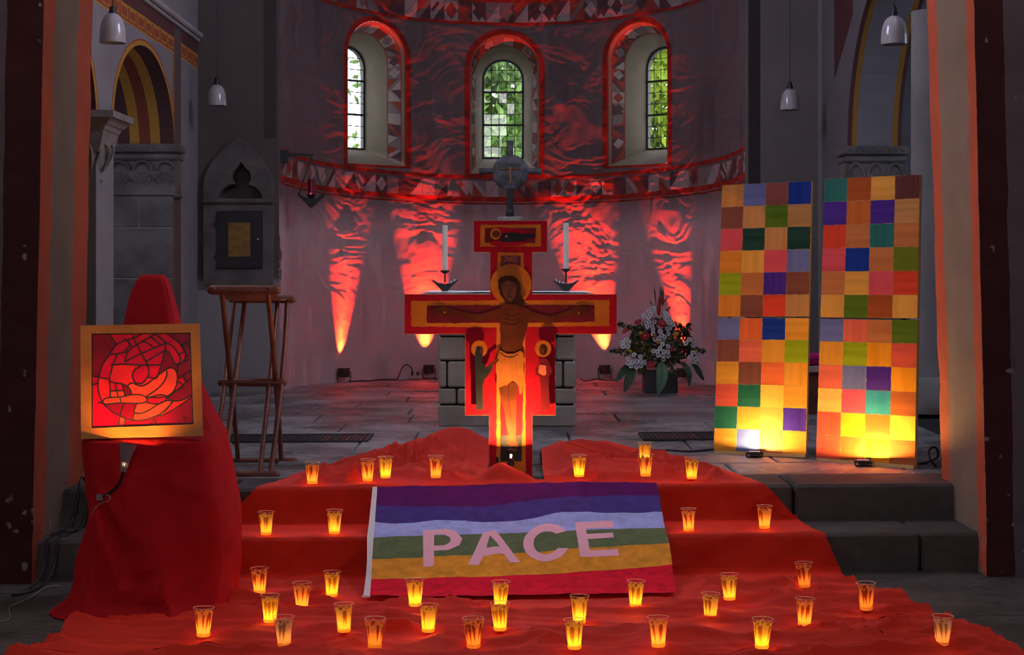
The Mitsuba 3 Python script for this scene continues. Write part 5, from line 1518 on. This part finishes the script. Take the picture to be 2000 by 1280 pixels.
put('red_glass', lathe([(0.0, Z_(383, sd)), (0.028, Z_(383, sd)), (0.031, Z_(351, sd)), (0.033, Z_(350, sd)), (0.028, Z_(350.5, sd)), (0.025, Z_(381, sd)), (0.0, Z_(381.5, sd))], 20, (X_(608, sd), sd, 0)), mat('ruby_glass', (0.16, 0.004, 0.012), 0.15, 0.7), sl_, smooth=30, label='red glass cylinder')
fl2 = trimesh.creation.icosphere(1, 0.006)
fl2.apply_translation((X_(607.5, sd), sd - 0.033, Z_(379, sd)))
put('light', mikit.ply(fl2, M_WAX, True, emitter={'type': 'area', 'radiance': rgb(np.array([4.0, 0.10, 0.25]) * GAIN), 'sampling_weight': 0.5}), None, sl_, label='tiny red light')

# ---- red uplights along the apse wall
UP = [(672, 15.90, 655, 'red uplight standing alone at the left foot of the apse wall'), (838, 16.47, 829, 'red uplight at the apse wall left of the altar beside the socket strip'), (1181, 16.45, 1171, 'red uplight at the apse wall right of the altar'), (1333, 15.89, 1340, 'red uplight at the apse wall hidden behind the flower arrangement')]
for i, (px, d, beam, txt) in enumerate(UP):
    t = thing('uplight', txt, 'spotlight')
    x = X_(px, d)
    ph = math.atan2(X_(beam, d), d - Y_AP + 0.1)
    nrm_ = np.array([math.sin(ph), math.cos(ph), 0])
    xw, yw = R_AP * math.sin(ph), Y_AP + R_AP * math.cos(ph)
    base = np.array([x, d, ZC + 0.05])
    target = np.array([xw, yw, ZC + 1.6])
    ax_ = (target - base) / np.linalg.norm(target - base)
    put('can', lathe([(0.0, 0.0), (0.045, 0.0), (0.05, 0.006), (0.056, 0.085), (0.053, 0.085), (0.048, 0.03), (0.0, 0.03)], 24, base, ax_), M_BLACK, t, smooth=40)
    put('lens', lathe([(0.0, 0.066), (0.05, 0.066), (0.0, 0.07)], 20, base, ax_), mat('red_lens', (0.3, 0.01, 0.01), 0.2) if i == 0 else 'material_red_lens', t)
    for s in (-1, 1):
        put('yoke', tube(smooth_line([base + [s * 0.062, 0, 0.055], base + [s * 0.062, -0.01, 0.0], base + [s * 0.05, -0.03, -0.048], base + [0, -0.045, -0.050]], 14), 0.006, 6), M_BLACK, t, smooth=True)
    o = base + ax_ * 0.09
    side_ = i in (0, 3)
    tgt = np.array([xw, yw, o[2] + (0.36 if side_ else 0.42)])
    scene[f'uplight_beam_{i + 1}'] = {'type': 'spot', 'intensity': rgb(np.array(RED_LED) * (1.0 if side_ else 1.25)), 'cutoff_angle': 15.5 if side_ else 19.0, 'beam_width': 2.0 if side_ else 4.0, 'sampling_weight': 12.0, 'to_world': T4().look_at(origin=o.tolist(), target=tgt.tolist(), up=[1, 0, 0])}
dz_ = 16.33
ps = thing('socket_strip', 'pale socket strip with black plugs on the floor left of the altar', 'socket')
put('body', box(X_(799, dz_), X_(824, dz_), dz_ - 0.03, dz_ + 0.03, ZC + 0.004, ZC + 0.042, 0.008), M_PALESTONE, ps)
for x in (805, 816):
    put('plug', cat(rod((X_(x, dz_), dz_, ZC + 0.04), (X_(x, dz_), dz_, ZC + 0.075), 0.011)), M_CABLE, ps)
fl_ = lambda x, y, h=0.006: P(x, y, D_(y, ZC + h))
cabs = [('black cable lying between the left uplight and the socket strip', smooth_line([fl_(688, 741), fl_(704, 742), fl_(722, 744.5), fl_(745, 741), fl_(772, 741.5), (X_(779, dz_), dz_ - 0.1, ZC + 0.03), (X_(790, dz_), dz_ - 0.04, ZC + 0.14), (X_(801, dz_), dz_ - 0.02, ZC + 0.13), (X_(805, dz_), dz_, ZC + 0.07)], 60)),
        ('black cable on the floor leading to the left painted panel', smooth_line([fl_(1275, 884), fl_(1310, 880), fl_(1345, 882), fl_(1375, 880), fl_(1402, 878)], 40)),
        ('black cable coiled on the floor right of the painted panels', smooth_line([fl_(1786, 905), fl_(1800, 906), fl_(1820, 900), P(1832, 884, 8.8), P(1826, 874, 8.78), P(1815, 880, 8.76), P(1816, 895, 8.74), fl_(1828, 910)], 60)),
        ('black cable with plugs on the floor right of the altar', smooth_line([fl_(1134, 741), fl_(1150, 744), fl_(1165, 741), fl_(1180, 743), fl_(1212, 741)], 40)),
        ('black cable hanging beside the left pier down over the steps', smooth_line([(-2.03, 8.02, 0.38), (-2.02, 7.88, 0.36), (-2.04, 7.84, 0.22), (-2.05, 7.66, 0.19), (-2.05, 7.47, 0.18), (-2.05, 7.42, 0.10), (-2.07, 7.31, 0.012), (-2.20, 7.15, 0.008)], 50)),
        ('second black cable hanging at the left ends of the steps', smooth_line([(-1.98, 8.02, 0.39), (-1.97, 7.90, 0.365), (-1.99, 7.85, 0.21), (-2.0, 7.66, 0.19), (-2.01, 7.48, 0.18), (-2.01, 7.42, 0.08), (-2.03, 7.28, 0.012), (-2.10, 7.10, 0.008)], 50))]
for txt, pth in cabs:
    pth = np.array(pth)
    rr = np.hypot(pth[:, 0], pth[:, 1] - Y_AP)
    far = (pth[:, 1] > Y_AP + 0.3) & (rr > R_AP - 0.06)
    pth[far, 1] = Y_AP + (pth[far, 1] - Y_AP) * 0 + np.sqrt((R_AP - 0.06) ** 2 - pth[far, 0] ** 2)
    put('power_cable', tube(pth, 0.0055, 7), M_CABLE, smooth=True, label=txt, cat='cable')
put('white_cord', tube(smooth_line([P(120, 1145, D_(1145, 0.004)), P(96, 1146, D_(1146, 0.004)), P(64, 1165, D_(1165, 0.004)), P(32, 1180, D_(1180, 0.004)), P(20, 1186, D_(1186, 0.004)), P(20, 1200, D_(1200, 0.004)), P(14, 1212, D_(1212, 0.004)), P(-6, 1213, D_(1213, 0.004))], 60), 0.0022, 6), M_GREYCABLE, smooth=True,
    label='thin white cord lying on the dark floor at the far left', cat='cord')

# ---- heating grilles in the floor
for xa, xb, txt in ((-1.93, -0.87, 'long dark floor grille left of the altar behind the wooden stand'), (0.80, 1.75, 'long dark floor grille right of the altar')):
    gt = thing('floor_grille', txt, 'grille')
    y0, y1 = 10.22, 10.68
    put('frame', skew(cat(box(xa, xb, y0, y0 + 0.02, ZC, ZC + 0.012), box(xa, xb, y1 - 0.02, y1, ZC, ZC + 0.012), box(xa, xa + 0.02, y0, y1, ZC, ZC + 0.012), box(xb - 0.02, xb, y0, y1, ZC, ZC + 0.012))), M_IRON, gt)
    put('black_sheet', skew(box(xa + 0.01, xb - 0.01, y0 + 0.01, y1 - 0.01, ZC - 0.01, ZC + 0.006)), M_BLACK, gt)  # flat black sheet in place of a shaded hollow
    n_ = int((xb - xa) / 0.03)
    put('bars', skew(cat(*[hull([(xa + 0.02 + (xb - xa - 0.04) * (i + e) / n_ + sh, y_, z) for e in (0.25, 0.55) for y_, sh in ((y0 + 0.02, 0), (y1 - 0.02, 0.0)) for z in (ZC + 0.004, ZC + 0.012)]) for i in range(n_)])), M_IRON, gt, kind='stuff')

# ================================================================== FLOWERS
fa = thing('flower_arrangement', 'tall flower arrangement with white daisies and red gerberas in black planter', 'flowers')
DFL = 14.62
fr = np.random.default_rng(5)


def fpt(zx, zy, dd=0.0):
    """Place of a bloom: coordinates of the detail drawing (4.923 units per pixel), dd towards the viewer."""
    return P(1160 + zx / 4.923, 540 + zy / 4.923, DFL - dd)


ca, cb = fpt(472, 1122)[0], fpt(790, 1122)[0]
put('planter', cat(box(ca, cb, DFL - 0.14, DFL + 0.14, ZC, fpt(0, 900)[2], 0.006)), mat('planter_black', (0.02, 0.02, 0.024), 0.35, 0.5), fa, label='black square planter')


def disc_flower(c, nrm_, r, npet, col, cen, ccol, cup=0.25):
    """A composite bloom: a ring of petals round a domed heart; returns mesh and colours."""
    nrm_ = np.array(nrm_, float) / np.linalg.norm(nrm_)
    e1 = np.cross(nrm_, [0.3, 0.1, 1]); e1 /= np.linalg.norm(e1)
    e2 = np.cross(nrm_, e1)
    V, Fc, C = [], [], []
    a0 = fr.uniform(0, 6)
    for k in range(npet):
        a = a0 + 2 * PI * k / npet
        d_, s_2 = math.cos(a) * e1 + math.sin(a) * e2, -math.sin(a) * e1 + math.cos(a) * e2
        w = 1.0 * r * PI / npet * 1.1
        b = len(V)
        V += [c + d_ * cen * 0.7, c + d_ * r * 0.6 + s_2 * w + nrm_ * r * cup * 0.5, c + d_ * r * 0.6 - s_2 * w + nrm_ * r * cup * 0.5, c + d_ * r + nrm_ * r * cup * 0.6]
        cc_ = np.clip(np.array(col) * fr.uniform(0.85, 1.1), 0, 0.95)
        C += [cc_ * 0.8, cc_, cc_, cc_]
        Fc += [[b, b + 2, b + 1], [b + 1, b + 2, b + 3]]
    b = len(V)
    V.append(c + nrm_ * (cen * 0.6)); C.append(ccol)
    for k in range(8):
        a = 2 * PI * k / 8
        V.append(c + (math.cos(a) * e1 + math.sin(a) * e2) * cen + nrm_ * 0.001); C.append(np.array(ccol) * 0.7)
    for k in range(8):
        Fc.append([b, b + 1 + k, b + 1 + (k + 1) % 8])
    return trimesh.Trimesh(V, Fc, process=False), np.array(C)


SM = 1 / 1112.0
for zx, zy, rad in ((540, 395, 68), (720, 390, 58), (640, 550, 82), (655, 720, 82), (300, 665, 58), (405, 815, 82), (960, 785, 62), (925, 625, 48), (550, 335, 38), (530, 475, 42), (745, 470, 34)):
    n_ = max(3, int(10 * (rad / 75) ** 2))
    pts_ = []
    for _ in range(400):
        p = fr.uniform(-1, 1, 2)
        if p @ p < 1 and all(np.linalg.norm(p - q) > 0.42 for q in pts_): pts_.append(p)
        if len(pts_) >= n_: break
    for p in pts_:
        bul = 0.16 + 0.05 * math.sqrt(max(0, 1 - p @ p))
        c = fpt(zx + p[0] * rad, zy + p[1] * rad, bul + 0.05 * (zy - 550) / 300)
        m, C = disc_flower(c, (p[0] * 0.6, -1, -p[1] * 0.5 + 0.25), 0.024, 11, (0.62, 0.60, 0.62), 0.007, (0.20, 0.16, 0.03))
        put('daisy', m, M_LEAF, fa, color=C)
for zx, zy, r, nn_ in ((425, 440, 0.042, (-0.4, -0.5, 0.8)), (300, 525, 0.036, (-0.6, -0.5, 0.6)), (655, 457, 0.042, (0, -0.8, 0.6)), (492, 575, 0.044, (-0.1, -0.75, 0.65)), (548, 852, 0.04, (0.0, -1, 0.05)), (742, 700, 0.028, (0.4, -0.9, 0.1)), (582, 570, 0.02, (0.1, -1, 0.2))):
    c = fpt(zx, zy, 0.20)
    m1, C1 = disc_flower(c, nn_, r, 22, (0.42, 0.012, 0.02), 0.013, (0.12, 0.02, 0.015), 0.12)
    m2, C2 = disc_flower(c + np.array(nn_) * 0.004, nn_, r * 0.62, 16, (0.36, 0.010, 0.018), 0.010, (0.40, 0.22, 0.06), 0.3)
    put('gerbera', cat(m1, m2), M_LEAF, fa, color=np.vstack([C1, C2]), label='red gerbera')
for zx, zy in ((450, 545), (620, 637), (780, 592), (800, 552), (775, 560), (330, 705), (352, 722), (985, 722)):
    s = trimesh.creation.icosphere(2, 0.0155)
    s.vertices *= 1 + 0.10 * (meshkit.noise(s.vertices * 420, 3)[:, None] - 0.5)
    s.apply_translation(fpt(zx, zy, 0.21))
    put('yellow_ball_flower', s, M_LEAF, fa, smooth=True, color=np.tile([0.50, 0.27, 0.012], (len(s.vertices), 1)), label='yellow ball flower')


def leaf_blade(path, width, col, droop=0.15, n=14):
    p = smooth_line(path, n)
    t = np.gradient(p, axis=0)
    t /= np.linalg.norm(t, axis=1, keepdims=True)
    side = np.cross(t, [0, -1, 0.2])
    side /= np.linalg.norm(side, axis=1, keepdims=True)
    nr = np.cross(side, t)
    u = np.linspace(0, 1, n)
    w = width * np.sin(PI * np.clip(u * 0.93 + 0.05, 0, 1)) ** 0.8
    V, C, Fc = [], [], []
    for i in range(n):
        for k, s in enumerate((-1, -0.5, 0, 0.5, 1)):
            V.append(p[i] + side[i] * s * w[i] + nr[i] * abs(s) * w[i] * droop + nr[i] * 0.004 * math.sin(i * 1.7 + k))
            C.append(np.array(col) * (0.8 + 0.35 * (k % 2) + 0.1 * fr.random()))
    for i in range(n - 1):
        for k in range(4):
            a = i * 5 + k
            Fc += [[a, a + 1, a + 6], [a, a + 6, a + 5]]
    return trimesh.Trimesh(V, Fc, process=False), np.array(C)


for path, w, col in (([(350, 850, .12), (300, 890, .2), (255, 950, .24), (210, 1015, .26)], 0.030, (0.03, 0.055, 0.03)), ([(380, 850, .14), (360, 920, .22), (330, 1010, .26), (293, 1115, .27)], 0.042, (0.03, 0.06, 0.03)),
                     ([(640, 830, .18), (655, 900, .27), (650, 1000, .29), (608, 1135, .28)], 0.052, (0.10, 0.19, 0.11)), ([(840, 840, .14), (890, 880, .2), (915, 960, .22), (912, 1055, .22)], 0.026, (0.03, 0.065, 0.035)),
                     ([(940, 840, .12), (985, 880, .18), (1020, 940, .2), (1058, 1000, .2)], 0.024, (0.022, 0.04, 0.024)), ([(650, 365, .05), (690, 340, .08), (720, 310, .08), (742, 285, .08)], 0.012, (0.10, 0.09, 0.05)),
                     ([(665, 280, .05), (658, 220, .05), (660, 160, .05), (668, 120, .05)], 0.014, (0.12, 0.07, 0.03)), ([(600, 280, .05), (590, 200, .05), (584, 150, .05), (580, 98, .05)], 0.006, (0.05, 0.06, 0.03)), ([(640, 200, .05), (640, 160, .05), (642, 120, .05), (643, 98, .05)], 0.009, (0.12, 0.10, 0.04)),
                     ([(655, 275, .05), (680, 240, .05), (700, 215, .05), (712, 190, .05)], 0.006, (0.10, 0.05, 0.03)), ([(560, 300, .05), (548, 260, .05), (542, 240, .05), (540, 220, .05)], 0.004, (0.05, 0.06, 0.03))):
    m, C = leaf_blade([fpt(a, b, c) for a, b, c in path], w, col)
    put('leaf', m, M_LEAF, fa, smooth=True, color=C)
for a, b in (((625, 380), (622, 250)), ((632, 300), (640, 175)), ((628, 270), (655, 190))):
    m, C = leaf_blade([fpt(*a, .07), fpt((a[0] + b[0]) / 2, (a[1] + b[1]) / 2, .08), fpt(*b, .07)], 0.018, (0.30, 0.016, 0.02))
    put('red_bract', m, M_LEAF, fa, smooth=True, color=C, label='upright red heliconia bract')
# fern frond in front of the planter
for k in range(16):
    a = -0.2 + k * 0.16
    m, C = leaf_blade([fpt(720 + k * 3, 850 + k * 2, .22), fpt(720 + k * 5 + 20 * math.cos(a), 890 + k * 3, .25), fpt(700 + k * 8, 930 + 30 * math.sin(k * 0.5), .26)], 0.006, (0.05, 0.10, 0.04), n=6)
    put('fern_leaf', m, M_LEAF, fa, smooth=True, color=C)
# fine greenery filling the arrangement
V, C, Fc = [], [], []
for k in range(2600):
    if k < 2100:
        a, r_ = fr.uniform(0, 2 * PI), math.sqrt(fr.random())
        zx, zy = 640 + 300 * r_ * math.cos(a), 640 + 235 * r_ * math.sin(a)
        dd = 0.14 * math.sqrt(max(0, 1 - r_ * r_)) * fr.uniform(-0.8, 1.0)
    else:
        i = k % 5
        (x0, y0), (x1, y1) = (((450, 520), (240, 455)), ((380, 720), (160, 720)), ((880, 720), (1065, 715)), ((860, 560), (920, 455)), ((480, 860), (440, 930)))[i]
        t = fr.random()
        zx, zy, dd = x0 + (x1 - x0) * t + fr.normal(0, 22 * (1.2 - t)), y0 + (y1 - y0) * t + fr.normal(0, 22 * (1.2 - t)), fr.uniform(-0.05, 0.1)
    c = fpt(zx, zy, dd)
    u = fr.normal(0, 1, 3); u /= np.linalg.norm(u)
    w = np.cross(u, fr.normal(0, 1, 3)); w /= np.linalg.norm(w)
    L, W2 = fr.uniform(0.018, 0.036), fr.uniform(0.005, 0.010)
    b = len(V)
    V += [c - u * L, c + w * W2, c + u * L, c - w * W2]
    g = fr.random()
    yl_ = (400 < zx < 560 and 630 < zy < 730 and fr.random() < 0.5)
    col = np.array([0.22, 0.19, 0.015]) if yl_ else np.array([0.035, 0.055, 0.02]) * (0.6 + 1.1 * g) + np.array([0.04, 0.025, 0.0]) * (fr.random() < 0.25)
    C += [col] * 4
    Fc += [[b, b + 1, b + 2], [b, b + 2, b + 3]]
put('greenery', trimesh.Trimesh(V, Fc, process=False), M_LEAF, fa, color=np.array(C), kind='stuff', label='fine green leaves and twigs')
bm, n0 = [], 0
for k in range(26):
    s = trimesh.creation.icosphere(1, fr.uniform(0.006, 0.010))
    zx, zy = ((870, 610), (880, 715), (848, 825))[k % 3]
    s.apply_translation(fpt(zx + fr.normal(0, 22), zy + fr.normal(0, 16), fr.uniform(0.0, 0.12)))
    bm.append(s)
put('berries', cat(*bm), mat('red_berry', (0.40, 0.02, 0.02), 0.25, 0.6), fa, smooth=True, kind='stuff', label='shiny red berries')

# ================================================================== TREES OUTSIDE
scene['material_tree_leaf'] = {'type': 'principledthin', 'base_color': VC, 'roughness': 0.6, 'diff_trans': 0.8}
for (x, d, zc_, rx, rz, n_, col, txt) in ((-0.85, 23.5, 3.4, 1.15, 2.6, 11000, (0.17, 0.28, 0.08), 'pale green leafy tree outside the middle apse window'), (0.1, 29.0, 3.9, 1.8, 3.2, 15000, (0.14, 0.27, 0.09), 'darker green tree behind the pale one outside the middle window'),
                                          (2.5, 24.0, 4.1, 1.25, 2.6, 6200, (0.21, 0.29, 0.035), 'yellow-green tree with sunlight in its leaf colour outside the right apse window'), (4.6, 28.0, 4.5, 1.5, 2.6, 4200, (0.10, 0.18, 0.04), 'green tree farther off outside the right apse window'), (-3.2, 27.5, 2.4, 0.9, 1.3, 900, (0.15, 0.23, 0.06), 'sparse low tree outside the left apse window')):  # no sun shines here; the sunlit yellow is in the leaf colour
    tt = thing('tree', txt, 'tree')
    tr = np.random.default_rng(int(abs(x) * 100))
    put('trunk', tube(smooth_line([(x, d, -0.4), (x + 0.1, d, 1.2), (x - 0.05, d, zc_ - 0.5), (x + 0.1, d, zc_ + 1.0)], 12), np.linspace(0.16, 0.04, 12), 8), M_WOOD_DARK, tt, smooth=True)
    cl_n = 60
    u = tr.normal(0, 1, (cl_n, 3)); u /= np.linalg.norm(u, axis=1, keepdims=True)
    cen = u * tr.uniform(0.25, 1.0, (cl_n, 1)) ** 0.6 * np.array([rx, rx, rz]) + np.array([x, d, zc_])
    ci = tr.integers(0, cl_n, n_)
    c = cen[ci] + tr.normal(0, 0.22, (n_, 3))
    a = tr.normal(0, 1, (n_, 3)); a /= np.linalg.norm(a, axis=1, keepdims=True)
    b = np.cross(a, tr.normal(0, 1, (n_, 3))); b /= np.linalg.norm(b, axis=1, keepdims=True)
    L, W2 = tr.uniform(0.06, 0.13, (n_, 1)), tr.uniform(0.025, 0.055, (n_, 1))
    V = np.stack([c - a * L, c + b * W2, c + a * L, c - b * W2], 1).reshape(-1, 3)
    q = np.arange(n_)[:, None] * 4
    Fc = np.concatenate([q + [0, 1, 2], q + [0, 2, 3]])
    col_ = np.clip(np.array(col) * (0.55 + 0.9 * tr.random((cl_n, 1)))[ci] * (0.8 + 0.4 * tr.random((n_, 1))), 0, 0.9)
    put('foliage', trimesh.Trimesh(V, Fc, process=False), 'material_tree_leaf', tt, color=np.repeat(col_, 4, 0), kind='stuff')
